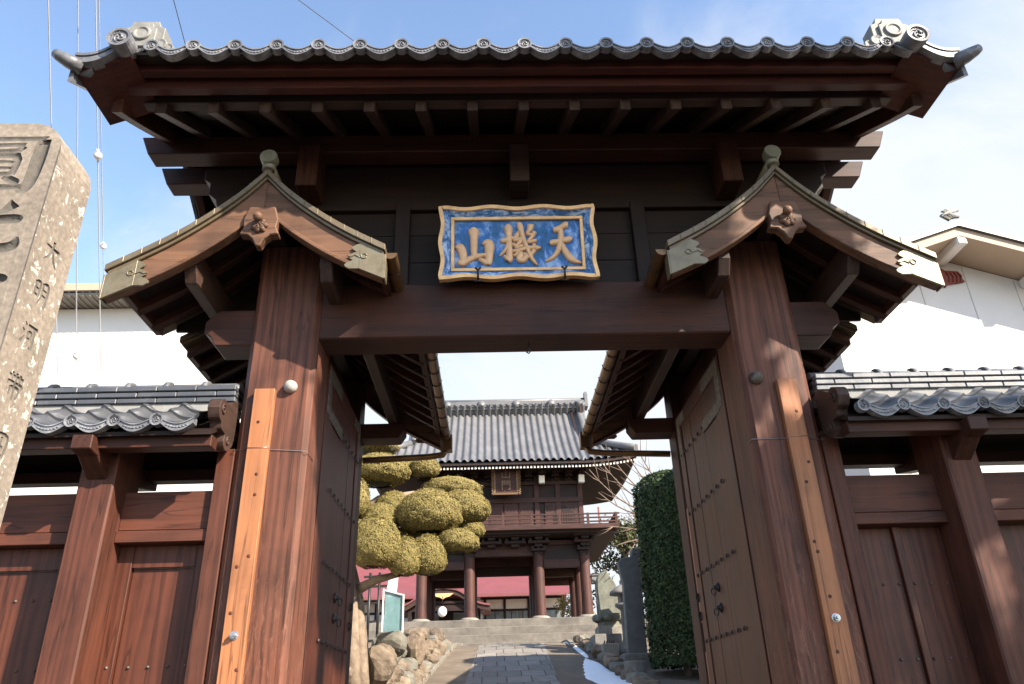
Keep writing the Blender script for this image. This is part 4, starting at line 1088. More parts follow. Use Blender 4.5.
for i in range(9):
    x = TX-4.75 + i*9.5/8
    if rp is None:
        rp = MB().box(-.05, .05, -.045, .045, 0, .46).build('railing_post', 'tower_wood_Z', bal, 0, local=True); rp.location = (x-TX, 31.6-35.5, 8.60-5.03)
    else: copy_of(rp, bal, (x-TX, 31.6-35.5, 8.60-5.03))
MB().box(TX+4.0, TX+4.06, 31.58, 31.64, 8.6, 9.3).build('red_pole', 'rust_red', bal, 0)
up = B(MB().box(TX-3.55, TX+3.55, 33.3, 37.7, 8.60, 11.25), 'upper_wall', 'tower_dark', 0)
for x in (-3.5, -2.45, -1.5, 1.55, 2.5, 3.5):
    MB().box(TX+x-.10, TX+x+.10, 33.2, 33.32, 8.6, 11.2).build('wall_post', 'tower_wood_Z', up, 0)
for z0, z1 in ((9.95, 10.15), (10.75, 10.9), (8.62, 8.80)):
    MB().box(TX-3.6, TX+3.6, 33.17, 33.295, z0, z1).build('wall_rail', 'tower_wood_X', up, 0)
m = MB()
for k in range(4):
    x0 = TX-1.25+k*.66; m.box(x0, x0+.64, 33.22, 33.3, 8.8, 9.95); m.box(x0+.05, x0+.59, 33.20, 33.22, 8.9, 9.3); m.box(x0+.05, x0+.59, 33.20, 33.22, 9.4, 9.85)
m.build('door_leaf', 'tower_wood_X', up, 0.01)
for q in (-1, 1):
    cx = TX+q*2.65 + 0.1
    m = MB(); m.box(cx-.85, cx+.85, 33.235, 33.30, 8.8, 9.95); m.build('window_board', 'tower_wood_X', up, 0)
    arch = [(-.42, 0), (-.40, .45), (-.30, .68), (-.12, .78), (0, .88), (.12, .78), (.30, .68), (.40, .45), (.42, 0)]
    m = MB(); m.prism([(cx+a*1.15, 8.85+b_*1.1) for a, b_ in arch], lambda a, b_, t: (a, t, b_), 33.20, 33.24); fr = m.build('cusped_window', 'tower_dark', up, 0)
    m = MB()
    for k in range(-3, 4): m.box(cx+k*.11-.018, cx+k*.11+.018, 33.175, 33.20, 8.87, 9.55-.04*abs(k))
    m.build('lattice', 'tower_wood_Z', fr, 0) if False else m.build('window_lattice', 'tower_wood_Z', up, 0)
for x in (-1.85, 1.78, 3.55):
    MB().box(TX+x-.13, TX+x+.13, 32.7, 32.95, 10.7, 11.05).build('white_lamp', 'shade_paper', up, 0.02)
m = MB()
for k in range(13):
    x = TX-3.6+k*.6
    for j, (z, y) in enumerate(((10.9, 33.1), (11.02, 32.8), (11.12, 32.5))): m.box(x-.16, x+.16, y, 33.3, z, z+.10); m.box(x-.05, x+.05, y-.12, 33.3, z+.02, z+.09)
B(m, 'upper_brackets', 'tower_dark', 0)
# roof of the tower
def eave_lift(x): return 0.28*max(0, (abs(x)-3.2)/2.9)**2.2
TR = [(31.55, 11.38), (32.4, 12.0), (33.5, 12.90), (34.7, 14.05), (35.9, 15.35)]
TRs = smooth_table(TR, 24)
m = MB()
ribs = 39; pitch = 12.6/ribs
def hipx(z):                       # half-width of the slope at a height: hip skirt below, gable above
    return 5.95 if z < 11.5 else (lerp(5.95, 4.15, (z-11.5)/1.25) if z < 12.75 else 4.12)
for f in (1, -1):
    cols = ribs*8+1; vs = []; grid = {}
    for j, (y, z) in enumerate(TRs):
        hx = hipx(z)
        for i in range(cols):
            x = -6.3 + i*12.6/(cols-1); xx = max(-hx, min(hx, x)); t = (i % 8)/8
            h = 0.10*math.sqrt(max(0, 1-((t-.5)/.30)**2)) if abs(t-.5) < .30 else 0.0
            if abs(x) > hx+0.01: h = 0
            yy = y if f > 0 else 71.0-y
            vs.append((TX+xx, yy - f*h*.6, z+h*.8 + eave_lift(xx)*(1-j/24)**2))
    n_ = cols
    m.add(vs, [(j*n_+i, j*n_+i+1, (j+1)*n_+i+1, (j+1)*n_+i) for j in range(24) for i in range(cols-1) if abs(vs[j*n_+i][0]-vs[j*n_+i+1][0]) > 1e-4 or abs(vs[(j+1)*n_+i][0]-vs[(j+1)*n_+i+1][0]) > 1e-4], True)
for q in (-1, 1):                                                   # hip skirts and gable ends
    sk = []
    low = [(TX+q*5.95, y, 11.38+eave_lift(5.95)*abs((y-35.5)/3.95)**2) for y in [31.55+k*7.9/10 for k in range(11)]]
    upp = [(TX+q*4.15, lerp(33.3, 37.7, k/10), 12.75) for k in range(11)]
    m.add(low+upp, [(k, k+1, 12+k, 11+k) for k in range(10)], True)
trf = B(m, 'tile_roof', 'tower_tile', 0)
for q in (-1, 1):
    g2 = MB(); g2.prism([(33.4, 12.8), (35.5, 15.2), (37.6, 12.8)], lambda a, b_, t: (t, a, b_), TX+q*3.55, TX+q*3.65); g2.build('gable_wall', 'tower_dark', trf, 0)
    g2 = MB()
    for f in (1, -1):
        P = [(y, z) for y, z in TRs if z > 12.6]
        yy = lambda y: y if f > 0 else 71-y
        g2.tube([(TX+q*4.0, yy(y), z+.16) for y, z in P], 0.17, 8)
        g2.tube([(TX+q*4.17, yy(y), z+.08) for y, z in P], 0.12, 8)
        g2.tube([(TX+q*lerp(4.15, 5.9, t), yy(lerp(33.3, 31.6, t)), lerp(12.85, 11.72, t)+.16*t*t) for t in (0, .25, .5, .75, 1)], 0.16, 8)
    g2.build('hip_ridge', 'tower_tile', trf, 0)
    g2 = MB(); g2.ribbon([(y, z-.02) for y, z in TRs if z > 12.6], [(y, z-.45) for y, z in TRs if z > 12.6], lambda a, b_, t: (t, a, b_), TX+q*4.0, TX+q*4.1)
    g2.ribbon([(71-y, z-.02) for y, z in TRs if z > 12.6], [(71-y, z-.45) for y, z in TRs if z > 12.6], lambda a, b_, t: (t, a, b_), TX+q*4.0, TX+q*4.1)
    g2.build('bargeboard', 'tower_wood_X', trf, 0)
m = MB(); m.box(TX-4.3, TX+4.3, 35.25, 35.75, 15.2, 15.62); m.tube([(TX-4.4, 35.5, 15.68), (TX+4.4, 35.5, 15.68)], .15, 8)
for k in range(30): m.box(TX-4.2+k*.288, TX-4.2+k*.288+.2, 35.19, 35.25, 15.33, 15.50)
for x in (-2.6, -.9, .85, 2.6): m.lathe([(.20, 0), (.20, .06), (0, .08)], (TX+x, 35.24, 15.45), (0, -1, 0), 14)
m.build('ridge', 'tower_tile', trf, 0)
for q in (-1, 1):
    m = MB(); m.prism([(a*1.8+35.5, 15.25+b_*2.6) for a, b_ in ORN], lambda a, b_, t: (t, a, b_), TX+q*4.3, TX+q*4.45); m.build('ridge_end_ornament', 'tower_tile', trf, 0)
m = MB(); n_ = 40
top = [(TX-5.9+11.8*i/n_, 11.36+eave_lift(-5.9+11.8*i/n_)) for i in range(n_+1)]
m.ribbon(top, [(a, b_-.12) for a, b_ in top], lambda a, b_, t: (a, t, b_), 31.62, 31.75)
m.ribbon([(a, b_-.10) for a, b_ in top], [(a, b_-.13) for a, b_ in top], lambda a, b_, t: (a, t, b_), 31.7, 39.3)
B(m, 'eave_board', 'tower_dark', 0)
r0 = None
for i in range(78):
    x = -5.8+i*11.6/77
    if r0 is None:
        q = MB(); q.beam((0, 0, 0), (0, 1.7, .42), .075, .09); r0 = q.build('rafter', 'tower_dark', tw, 0, local=True); tip = MB().box(-.04, .04, -.012, .0, -.05, .05)
        r0.location = (x, 31.72-35.5, 11.14-5.03+eave_lift(x)); 
        t0 = tip.build('rafter_tip', 'tip_paint', r0, 0, local=True)
    else:
        c = copy_of(r0, tw, (x, 31.72-35.5, 11.14-5.03+eave_lift(x))); copy_of(t0, c, (0, 0, 0))
# name board under its eave
FR = Matrix(((1, 0, 0), (0, 0, -1), (0, 1, 0)))                     # glyph plane -> a face read along +y
nb = thing('name_board', (TX+0.18, 32.55, 10.15), 'dark framed upright board with faint gold characters under the tower gate eaves', 'sign')
def NB(a, b_, t): return (TX+0.18+a, 32.55 - t - b_*0.10, 10.15+b_)
MBx = MB(); MBx.prism([(-.5, .08), (.5, .08), (.5, 1.16), (-.5, 1.16)], NB, 0, .05); MBx.build('board', 'tower_wood_X', nb)
m = MB()
for k in range(22):
    t = k/21; d = .03 if k % 2 else -.03
    for a in (-.58, .58): m.ball(NB(a+d, .05+1.14*t, .06), .055, 6)
for a0, a1, b0, b1 in ((-.64, .64, 0, .08), (-.64, .64, 1.16, 1.24), (-.52, -.46, .08, 1.16), (.46, .52, .08, 1.16)): m.prism([(a0, b0), (a1, b0), (a1, b1), (a0, b1)], NB, .02, .08)
m.build('frame', 'dull_gilt', nb)
me = glyph('山', 0.44, 0.03, 0.006); 
for ch, zc in (('山', .86), ('門', .38)):
    me = glyph(ch, 0.46, 0.03, 0.004); me.materials.clear(); me.materials.append(MATS['tower_wood_Z'] if False else MATS['dull_gilt'])
    o = bpy.data.objects.new('character', me); col.objects.link(o); o.parent = nb
    o.matrix_local = Matrix.Translation((0, -0.065-zc*.10, zc)) @ FR.to_4x4()

# ------------------------------------------------------------------ main hall behind the tower gate
hl = thing('main_hall', (-1, 62, 6.2), 'red-roofed white-walled temple hall seen through the tower gate', 'building')
B = lambda m, n, mt, bv=0.0, par=hl: m.build(n, mt, par, bv)
m = MB(); m.ribbon(smooth_table([(56.8, 9.35), (59, 10.3), (62, 12.2), (65, 15.0)], 10), smooth_table([(56.8, 9.15), (59, 10.1), (62, 12.0), (65, 14.8)], 10), lambda a, b_, t: (t, a, b_), -16, 6.2)
m.ribbon(smooth_table([(73.2, 9.35), (71, 10.3), (68, 12.2), (65, 15.0)], 10), smooth_table([(73.2, 9.15), (71, 10.1), (68, 12.0), (65, 14.8)], 10), lambda a, b_, t: (t, a, b_), -16, 6.2)
m.box(-16, 6.2, 64.8, 65.2, 14.9, 15.3)
B(m, 'roof', 'red_roof')
B(MB().box(-15, 4.95, 59.3, 70, 6.2, 9.6), 'wall', 'plaster_white')
for x in (-0.9, 0.55, 2.35, 2.9, 4.9, -5.8, -7.5, -9): B(MB().box(x-.09, x+.09, 59.18, 59.35, 6.2, 9.4), 'wall_post', 'tower_dark')
for z0, z1 in ((8.40, 8.56), (9.25, 9.4)): B(MB().box(-15, 5, 59.2, 59.32, z0, z1), 'wall_rail', 'tower_dark')
for x0, x1 in ((-0.8, 0.46), (.64, 1.45), (1.5, 2.28), (2.98, 3.9), (3.95, 4.8)):
    w = B(MB().box(x0, x1, 59.22, 59.30, 6.4, 8.38), 'window', 'window_glass')
    m = MB(); m.box((x0+x1)/2-.03, (x0+x1)/2+.03, 59.19, 59.22, 6.4, 8.38); m.box(x0, x1, 59.19, 59.22, 7.3, 7.36); m.build('window_bar', 'timber_Z', w)
# undulating porch roof
PX = -3.6; hwp = 3.0
prf = smooth_table([(0, 9.2), (.9, 9.08), (1.7, 8.62), (2.4, 8.22), (3.1, 8.08)], 16)
m = MB()
for q in (-1, 1): m.ribbon([(PX+q*a, b_) for a, b_ in prf], [(PX+q*a, b_-.12) for a, b_ in prf], lambda a, b_, t: (a, t, b_), 52.0, 58)
pr_ = B(m, 'porch_roof', 'red_roof')
m = MB()
for q in (-1, 1): m.ribbon([(PX+q*a, b_-.12) for a, b_ in prf], [(PX+q*a, b_-.42) for a, b_ in prf], lambda a, b_, t: (a, t, b_), 52.1, 52.25)
m.build('porch_bargeboard', 'timber_grey_X', pr_)
m = MB(); m.prism([(PX-.7, 8.8), (PX+.7, 8.8), (PX+.45, 8.6), (PX+.2, 8.55), (PX, 8.42), (PX-.2, 8.55), (PX-.45, 8.6)], lambda a, b_, t: (a, t, b_), 52.02, 52.09); m.build('porch_pendant', 'gilt', pr_)
m = MB(); m.box(PX-2.4, PX+2.4, 52.5, 52.7, 7.75, 8.15); m.box(PX-1.6, PX+1.6, 52.4, 52.5, 8.2, 8.35)
for x in (-2.2, 2.2): m.box(PX+x-.12, PX+x+.12, 52.45, 52.7, 6.0, 7.8)
m.build('porch_frame', 'tower_dark', pr_)
B(MB().box(PX-2.4, PX+2.4, 56, 56.2, 6, 9), 'porch_screen', 'tower_dark')
for x in (-1.0, 1.0): B(MB().box(PX+x-.5, PX+x+.5, 55.9, 55.98, 6.2, 8.0), 'porch_window', 'window_glass')
ln = thing('paper_lantern', (-3.62, 51.9, 7.3), 'round white paper lantern hanging in the red-roofed porch', 'lantern')
m = MB(); m.ball((-3.62, 51.9, 7.63), .30, 14, (1, 1, 1.1)); m.build('shade', 'shade_paper', ln)
m = MB(); m.lathe([(.12, 0), (.12, .06), (0, .06)], (-3.62, 51.9, 7.94), n=10); m.tube([(-3.62, 51.9, 7.98), (-3.62, 51.9, 8.6)], .02, 5); m.build('cap', 'tower_dark', ln)

# ------------------------------------------------------------------ vegetation
def leaf_shell(m, c, r, n, size, rnd, jitter=0.10, core=None, low=-0.9):
    c = Vector(c)
    for _ in range(n):
        while True:
            d = Vector((rnd.gauss(0, 1), rnd.gauss(0, 1), rnd.gauss(0, 1)))
            if d.length > 0.1:
                d.normalize()
                if d.z > low: break
        # clumped surface
        k = 1 + jitter*(math.sin(d.x*9+c.x*3)*math.sin(d.y*8+c.y)*math.cos(d.z*10)) + rnd.uniform(-.05, .03)
        p = c + Vector((d.x*r[0], d.y*r[1], d.z*r[2]*(1 if d.z > 0 else .62)))*k
        if rnd.random() < .012: p = c + (p-c)*rnd.uniform(1.03, 1.10)
        nrm = (d + Vector((rnd.uniform(-.5, .5), rnd.uniform(-.5, .5), rnd.uniform(-.5, .5)))).normalized()
        t = nrm.orthogonal().normalized(); t.rotate(Matrix.Rotation(rnd.uniform(0, 6.28), 3, nrm)); b_ = nrm.cross(t)
        s1, s2 = size*rnd.uniform(.6, 1.3), size*rnd.uniform(.3, .6)
        m.add([p-t*s1*.5-b_*s2*.2, p-b_*s2*.5, p+t*s1*.6, p+b_*s2*.5], [(0, 1, 2, 3)])
def lump(m, c, r, seed, n=16, amp=.08):
    rnd = random.Random(seed); c = Vector(c); ph = [rnd.uniform(0, 6) for _ in range(6)]; vs = []; rows = n//2+1
    for i in range(rows):
        th = math.pi*(i+.02)/(rows-.96)
        for k in range(n):
            a = 2*math.pi*k/n
            d = Vector((math.sin(th)*math.cos(a), math.sin(th)*math.sin(a), math.cos(th)))
            q = 1 + amp*(math.sin(3*d.x+ph[0])+math.sin(4*d.y+ph[1])+math.sin(5*d.z+ph[2]))*.6
            vs.append(c + Vector((d.x*r[0]*q, d.y*r[1]*q, d.z*r[2]*q)))
    m.add(vs, [(i*n+k, (i+1)*n+k, (i+1)*n+(k+1) % n, i*n+(k+1) % n) for i in range(rows-1) for k in range(n)] + [tuple(range(n)), tuple((rows-1)*n+k for k in range(n))[::-1]], True)

ct = thing('cloud_pruned_tree', (-3.1, 15.0, 1.7), 'cloud-pruned tree with golden-green rounded foliage pads beyond the left door', 'tree')
m = MB()
m.tube([(-3.05, 15, 1.5), (-3.0, 15, 2.2), (-2.95, 15.05, 2.9), (-3.05, 15.1, 3.6), (-3.2, 15.2, 4.3), (-3.1, 15.3, 5.2), (-3.3, 15.4, 6.2)], [.46, .34, .30, .28, .22, .17, .10], 14)
for k in range(5):
    a = k*1.3; m.tube([(-3.0+.12*math.cos(a), 15-.12*abs(math.sin(a)), 3.9), (-2.97+.22*math.cos(a), 14.9-.16*abs(math.sin(a)), 2.9), (-3.0+.36*math.cos(a+.2), 14.85-.25*abs(math.sin(a)), 1.6)], [.07, .11, .17], 7)
for p0, p1, p2 in (((-3.1, 15.1, 3.7), (-2.5, 14.9, 3.95), (-1.9, 14.8, 4.05)), ((-3.15, 15.2, 4.4), (-2.2, 15.1, 4.7), (-1.0, 15.2, 4.85)), ((-3.15, 15.2, 4.2), (-3.3, 14.6, 4.3), (-3.0, 14.3, 4.4)), ((-3.1, 15.3, 5.2), (-2.6, 15.3, 5.6), (-1.8, 15.4, 5.75)), ((-3.1, 15.3, 5.2), (-3.2, 15.0, 5.6), (-3.0, 14.8, 5.9))):
    m.tube([p0, p1, p2], [.12, .08, .04], 8)
m.build('trunk', 'bark_pale', ct)
PADS = [(-2.48, 14.30, 4.41, 0.56, 0.66), (-1.95, 14.50, 4.20, 0.35, 0.51), (-1.55, 14.80, 4.27, 0.43, 0.54), (-2.52, 15.00, 5.08, 0.41, 0.34), (-2.33, 15.40, 5.37, 0.41, 0.41), (-2.98, 14.60, 5.37, 0.31, 0.51),
        (-1.54, 15.00, 5.13, 0.65, 0.54), (-1.17, 15.90, 5.85, 0.67, 0.30), (-0.91, 15.50, 5.35, 0.58, 0.43), (-0.99, 15.00, 4.59, 0.43, 0.29), (-0.77, 15.60, 4.96, 0.32, 0.26), (-2.60, 15.20, 6.10, 0.62, 0.40),
        (-1.70, 15.50, 6.25, 0.32, 0.29), (-2.07, 15.70, 6.34, 0.23, 0.29), (-3.04, 15.80, 6.87, 0.72, 0.29), (-3.20, 14.70, 4.62, 0.60, 0.51), (-4.40, 14.80, 5.97, 0.72, 0.44), (-4.20, 15.00, 4.87, 0.72, 0.44), (-3.70, 15.20, 5.47, 0.60, 0.43), (-1.65, 15.60, 5.52, 0.48, 0.32), (-2.00, 15.50, 4.72, 0.50, 0.34)]
PADS = [(x, y, z, rx*(.88 if i < 3 else 1), rz*(.9 if i < 3 else 1)) for i, (x, y, z, rx, rz) in enumerate(PADS)]
rnd = random.Random(11)
for i, (x, y, z, rx, rz) in enumerate(PADS):
    m = MB()
    m.cur = 1; lump(m, (x, y, z+rz*.12), (rx*.86, rx*.86, rz*.70), i, 18, .06); m.cur = 0
    leaf_shell(m, (x, y, z), (rx, rx, rz), int(30000*rx*rz/.4+1500), .034, rnd, .05)
    m.build('foliage_pad', ['cypress_leaf', 'crown_core'], ct)

hd = thing('clipped_hedge', (4.62, 20.2, 2.2), 'tall dark green column-shaped clipped hedge beyond the right door', 'hedge')
m = MB(); m.cur = 1; HX, HY = 4.62, 20.2
def hedge_r(z): return 1.0 if z < 6.9 else math.sqrt(max(0.02, 1-((z-6.9)/.52)**2))
for k in range(1): m.lathe([(1.0*hedge_r(2.9+j*.23)*.93, 2.95+j*.222) for j in range(21)], (HX, HY, 0), n=26)
m.cur = 0
for _ in range(30000):
    a = rnd.uniform(0, 6.283); z = rnd.uniform(2.45, 7.42)
    if z > 6.9 and rnd.random() < .5:
        q = math.sqrt(rnd.random()); 
        rr = q; z = 6.9+.52*math.sqrt(max(0, 1-q*q))
    else: rr = hedge_r(z)
    rr = rr*(1+.05*math.sin(a*7+z*4)*math.sin(z*6)+.03*math.sin(a*17+z*9)) + rnd.uniform(-.08, .04) + (rnd.uniform(.03, .12) if rnd.random() < .02 else 0)
    p = Vector((HX+math.cos(a)*rr, HY+math.sin(a)*rr, z + (.2*max(0, 2.7-z))))
    nrm = (Vector((math.cos(a), math.sin(a), .2)) + Vector((rnd.uniform(-.9, .9), rnd.uniform(-.9, .9), rnd.uniform(-.9, .9)))).normalized()
    t = nrm.orthogonal().normalized(); t.rotate(Matrix.Rotation(rnd.uniform(0, 6.28), 3, nrm)); b_ = nrm.cross(t)
    s1, s2 = .10*rnd.uniform(.6, 1.3), .055*rnd.uniform(.6, 1.3)
    m.add([p-t*s1*.5, p-b_*s2*.5, p+t*s1*.5, p+b_*s2*.5], [(0, 1, 2, 3)])
m.build('foliage', ['hedge_leaf', 'hedge_core'], hd)
m = MB()
for a in (0, 2, 4): m.tube([(HX+.3*math.cos(a), HY+.3*math.sin(a), 2.0), (HX+.25*math.cos(a), HY+.25*math.sin(a), 3.3)], .08, 8)
m.build('trunk', 'bark', hd)

from mathutils import noise as mnoise
def rough_stone(m, c, r, seed, amp=.16):
    rr = random.Random(seed); c = Vector(c); n = 16; rows = 11; vs = []
    rot = Matrix.Rotation(rr.uniform(-.35, .35), 3, 'Z') @ Matrix.Rotation(rr.uniform(-.2, .2), 3, 'X')
    sh = Vector((rr.uniform(0, 50), rr.uniform(0, 50), rr.uniform(0, 50))); cuts = []
    for _ in range(7):
        q = Vector((rr.gauss(0, 1), rr.gauss(0, 1), rr.gauss(0, 1))).normalized(); cuts.append((q, rr.uniform(.78, 1.0)))
    for i in range(rows):
        th = math.pi*(i+.05)/(rows-.9)
        for k in range(n):
            a = 2*math.pi*k/n
            d = [math.sin(th)*math.cos(a), math.sin(th)*math.sin(a), math.cos(th)]
            d = Vector([math.copysign(abs(q)**.7, q) for q in d])
            for q, lim in cuts:                                     # split faces
                e = d.dot(q)
                if e > lim: d = d - q*(e-lim)
            d = d*(1 + amp*.8*mnoise.noise(d*1.6+sh) + amp*.45*mnoise.noise(d*4.5+sh))
            vs.append(c + rot @ Vector((d.x*r[0], d.y*r[1], d.z*r[2])))
    m.add(vs, [(i*n+k, (i+1)*n+k, (i+1)*n+(k+1) % n, i*n+(k+1) % n) for i in range(rows-1) for k in range(n)] + [tuple(range(n)), tuple((rows-1)*n+k for k in range(n))[::-1]], False)
rw = thing('stone_wall', (-2.3, 19, 2.0), 'low wall of rough sunlit stones retaining the tree bed left of the path', 'stone wall')
rr = random.Random(21); k = 0
for y in [12.5+.62*j for j in range(24)]:
    xe_ = lerp(-2.62, -1.72, (y-13)/14); base = gz(y)
    hgt = .95 if y < 22 else lerp(.95, .4, (y-22)/5)
    z = base-.05; lay = 0
    while z < base+hgt-.12:
        h = rr.uniform(.26, .46); w = rr.uniform(.42, .62)
        m = MB(); rough_stone(m, (xe_-.22-.16*lay+rr.uniform(-.07, .07), y+rr.uniform(-.12, .12)+.25*(lay % 2), z+h/2), (.30, w*.55, h*.55), 100+k)
        m.build('stone', 'rock_warm' if rr.random() < .68 else 'rock_grey', rw); z += h*.92; lay += 1; k += 1
for (x, y, z, r, mt) in ((-2.28, 20.4, 3.12, (.24, .28, .42), 'rock_warm'), (-2.45, 15.6, 2.5, (.3, .3, .35), 'rock_warm'), (-2.5, 17.5, 3.0, (.35, .35, .24), 'rock_grey'), (-2.75, 18.6, 3.1, (.35, .3, .25), 'rock_grey')):
    m = MB(); rough_stone(m, (x, y, z), r, k); m.build('stone', mt, rw); k += 1
m = MB()
m.add([(x, y, gz(y)+dz) for y in [11+1.5*j for j in range(13)] for x, dz in ((lerp(-2.95, -2.05, (y-13)/14), .55 if y < 24 else .1), (-4.2, .72 if y < 24 else .1), (-7, .6 if y < 24 else .05))],
      [(3*i+j, 3*i+j+1, 3*i+j+4, 3*i+j+3) for i in range(12) for j in range(2)])
tag(m.build('tree_bed', 'earth'), kind='structure')
# kerbs of the path
m = MB(); rr = random.Random(8)
for sx_, mat_ in ((-1, 0), (1, 0)):
    y = 9.0
    while y < 30.4:
        L = rr.uniform(.7, 1.1); x = lerp(-2.1, -1.62, (y-20)/9) if sx_ < 0 else lerp(2.1, 2.35, (y-20)/9)
        if sx_ < 0 or y < 15.5 or y > 26: m.beam((x, y, gz(y)+.03), (x+.02, y+L-.03, gz(y+L)+.03), .16, .16)
        y += L
tag(m.build('kerb', 'kerb_stone', bevel=0.015), kind='structure')

# board frame with panes and the lattice post behind the trunk
nbd = thing('glazed_board', (-2.7, 19, 2.9), 'white-framed glass notice case leaning beside the golden pruned tree', 'notice case')
def Q(a, b_, t): return (-2.93+a*.94+t*.3, 19-.30*a+t, 3.22+b_)
m = MB(); m.prism([(.04, .03), (.50, .03), (.50, .95), (.04, 1.10)], Q, 0, .02); m.build('pane', 'teal_glass', nbd)
m = MB()
for a, b_ in (((0, 0), (0, 1.15)), ((.53, 0), (.53, .99)), ((0, 1.12), (.53, .97)), ((0, .02), (.53, .02))): m.beam(Q(a[0], a[1], -.01), Q(b_[0], b_[1], -.01), .035, .035, (0, 1, .1))
m.beam(Q(.27, 0, .03), Q(.27, -.7, .03), .05, .05, (0, 1, 0)); m.build('frame', 'white_metal', nbd, .004)
m = MB(); m.prism([(.05, 1.12), (.30, 1.02), (.34, 1.46), (.12, 1.50)], Q, .05, .07); m.build('paper_sheet', 'shade_paper', nbd)
lp = thing('lattice_post', (-3.35, 20.2, 2.9), 'dark metal lattice post standing behind the pale tree trunk', 'post')
m = MB()
for x in (-3.46, -3.22):
    m.tube([(x, 20.2, 2.9), (x, 20.2, 4.95)], .035, 8)
for z in (3.3, 3.75, 4.2, 4.6, 4.85): m.beam((-3.62 if z > 4 else -3.46, 20.2, z), (-2.95 if z > 4 else -3.22, 20.2, z+.02), .05, .05)
m.build('frame', 'iron', lp)

# stone monuments on the right
mo = thing('stone_monument', (3.4, 25.2, 3.2), 'pale rounded stone stele on a lotus base right of the steps', 'monument')
B = lambda m, n, mt, bv=0.015, par=mo: m.build(n, mt, par, bv)
MX = 3.38
m = MB(); m.prism(smooth_table([(-.32, 4.25), (-.34, 5.1), (-.28, 5.45), (-.05, 5.66), (.12, 5.45), (.30, 5.1), (.36, 4.25)], 24), lambda a, b_, t: (MX+a+(b_-4.25)*-.03, t, b_), 25.0, 25.32); B(m, 'stele', 'stone_green', .03)
m = MB(); m.lathe([(.34, 4.06), (.50, 4.16), (.56, 4.28), (.42, 4.30), (0, 4.30)], (MX, 25.15, 0), n=14); m.lathe([(.36, 3.92), (.36, 4.06), (0, 4.06)], (MX, 25.15, 0), n=12, smooth=False)
for k in range(10):
    a = k*.628; m.ball((MX+.46*math.cos(a), 25.15+.46*math.sin(a), 4.18), .13, 8, (1, 1, .9))
B(m, 'lotus_seat', 'stone_green', 0)
B(MB().box(MX-.46, MX+.46, 24.7, 25.6, 3.68, 3.93), 'pedestal', 'stone_light'); B(MB().box(MX-.62, MX+.62, 24.5, 25.8, 3.1, 3.68), 'pedestal', 'stone_grey')
ol = thing('stone_lantern', (3.72, 24.2, 2.9), 'grey stone lantern with a wide cap between the monument and the dark pillar', 'stone lantern')
m = MB(); m.lathe([(.30, 3.0), (.30, 3.25), (.20, 3.32), (.15, 3.5), (.15, 4.3), (.2, 4.35), (.30, 4.42), (.30, 4.5)], (3.72, 24.2, 0), n=12); m.build('shaft', 'stone_grey', ol)
m = MB(); m.lathe([(.2, 4.5), (.2, 4.78)], (3.72, 24.2, 0), n=6, smooth=False); m.build('firebox', 'stone_dark', ol)
m = MB(); m.lathe([(.46, 4.76), (.44, 4.84), (.22, 5.0), (.10, 5.06), (.12, 5.14), (.05, 5.26), (0, 5.28)], (3.72, 24.2, 0), n=10); m.build('cap', 'stone_grey', ol)
lpst = thing('lamp_post', (3.12, 25.8, 3.4), 'thin dark post with a small square lamp head before the tower steps', 'post')
MB().box(3.06, 3.15, 25.75, 25.84, 3.2, 5.35).build('pole', 'stone_dark', lpst, .005)
m = MB(); m.box(2.95, 3.26, 25.64, 25.95, 5.34, 5.56); m.prism([(2.90, 5.57), (3.31, 5.57), (3.1, 5.70)], lambda a, b_, t: (a, t, b_), 25.6, 26.0); m.build('lamp_head', 'stone_grey', lpst, .01)
bp = thing('stone_tablet', (3.5, 21.6, 2.6), 'dark polished stone tablet standing in front of the dark green hedge', 'stone tablet')
m = MB(); m.prism([(3.26, 2.9), (3.78, 2.9), (3.84, 5.62), (3.66, 5.70), (3.58, 5.44), (3.30, 5.40), (3.20, 5.30), (3.30, 4.7)], lambda a, b_, t: (a, t, b_), 21.6, 21.9); m.build('slab', 'stone_dark', bp, .02)
MB().box(3.10, 3.9, 21.4, 22.1, 2.4, 2.92).build('base', 'stone_grey', bp, .03)
for x, y, w, h, lab, mt in ((3.10, 19.7, .30, .42, 'squat grey stone block planter beside the foot of the hedge', 'stone_grey'), (3.02, 23.2, .34, .45, 'low square stone block at the edge of the melting snow', 'stone_light')):
    t = thing('stone_planter', (x, y, gz(y)), lab, 'planter')
    m = MB(); m.lathe([(w*.8, gz(y)-.05), (w, gz(y)+h), (w*.82, gz(y)+h), (w*.75, gz(y)+h-.08), (0, gz(y)+h-.08)], (x, y, 0), n=4 if mt == 'stone_light' else 10, smooth=False); m.build('bowl', mt, t, .02)
kr = thing('edging_stones', (2.9, 22, 2.6), 'row of rough brown edging stones along the right side of the path', 'edging')
k = 300
for y in [17.6+.7*j for j in range(17)]:
    x = lerp(2.75, 2.55, (y-18)/11)+rr.uniform(-.05, .05)
    m = MB(); rough_stone(m, (x+.22, y, gz(y)+.10), (.24, .33, .17), k); k += 1; m.build('stone', 'rock_warm' if k % 3 else 'rock_grey', kr)
# roof tiles leaning in a pile by the monument
tp = thing('tile_pile', (3.05, 23.9, 3.0), 'stack of old brown ridge tiles leaning by the monument base', 'tile pile')
m = MB()
for j in range(5): m.beam((2.9+j*.07, 23.9, 3.0), (2.98+j*.07, 24.0, 3.42), .22, .03, (1, 0, 0))
m.build('tiles', 'timber_X', tp, .004)

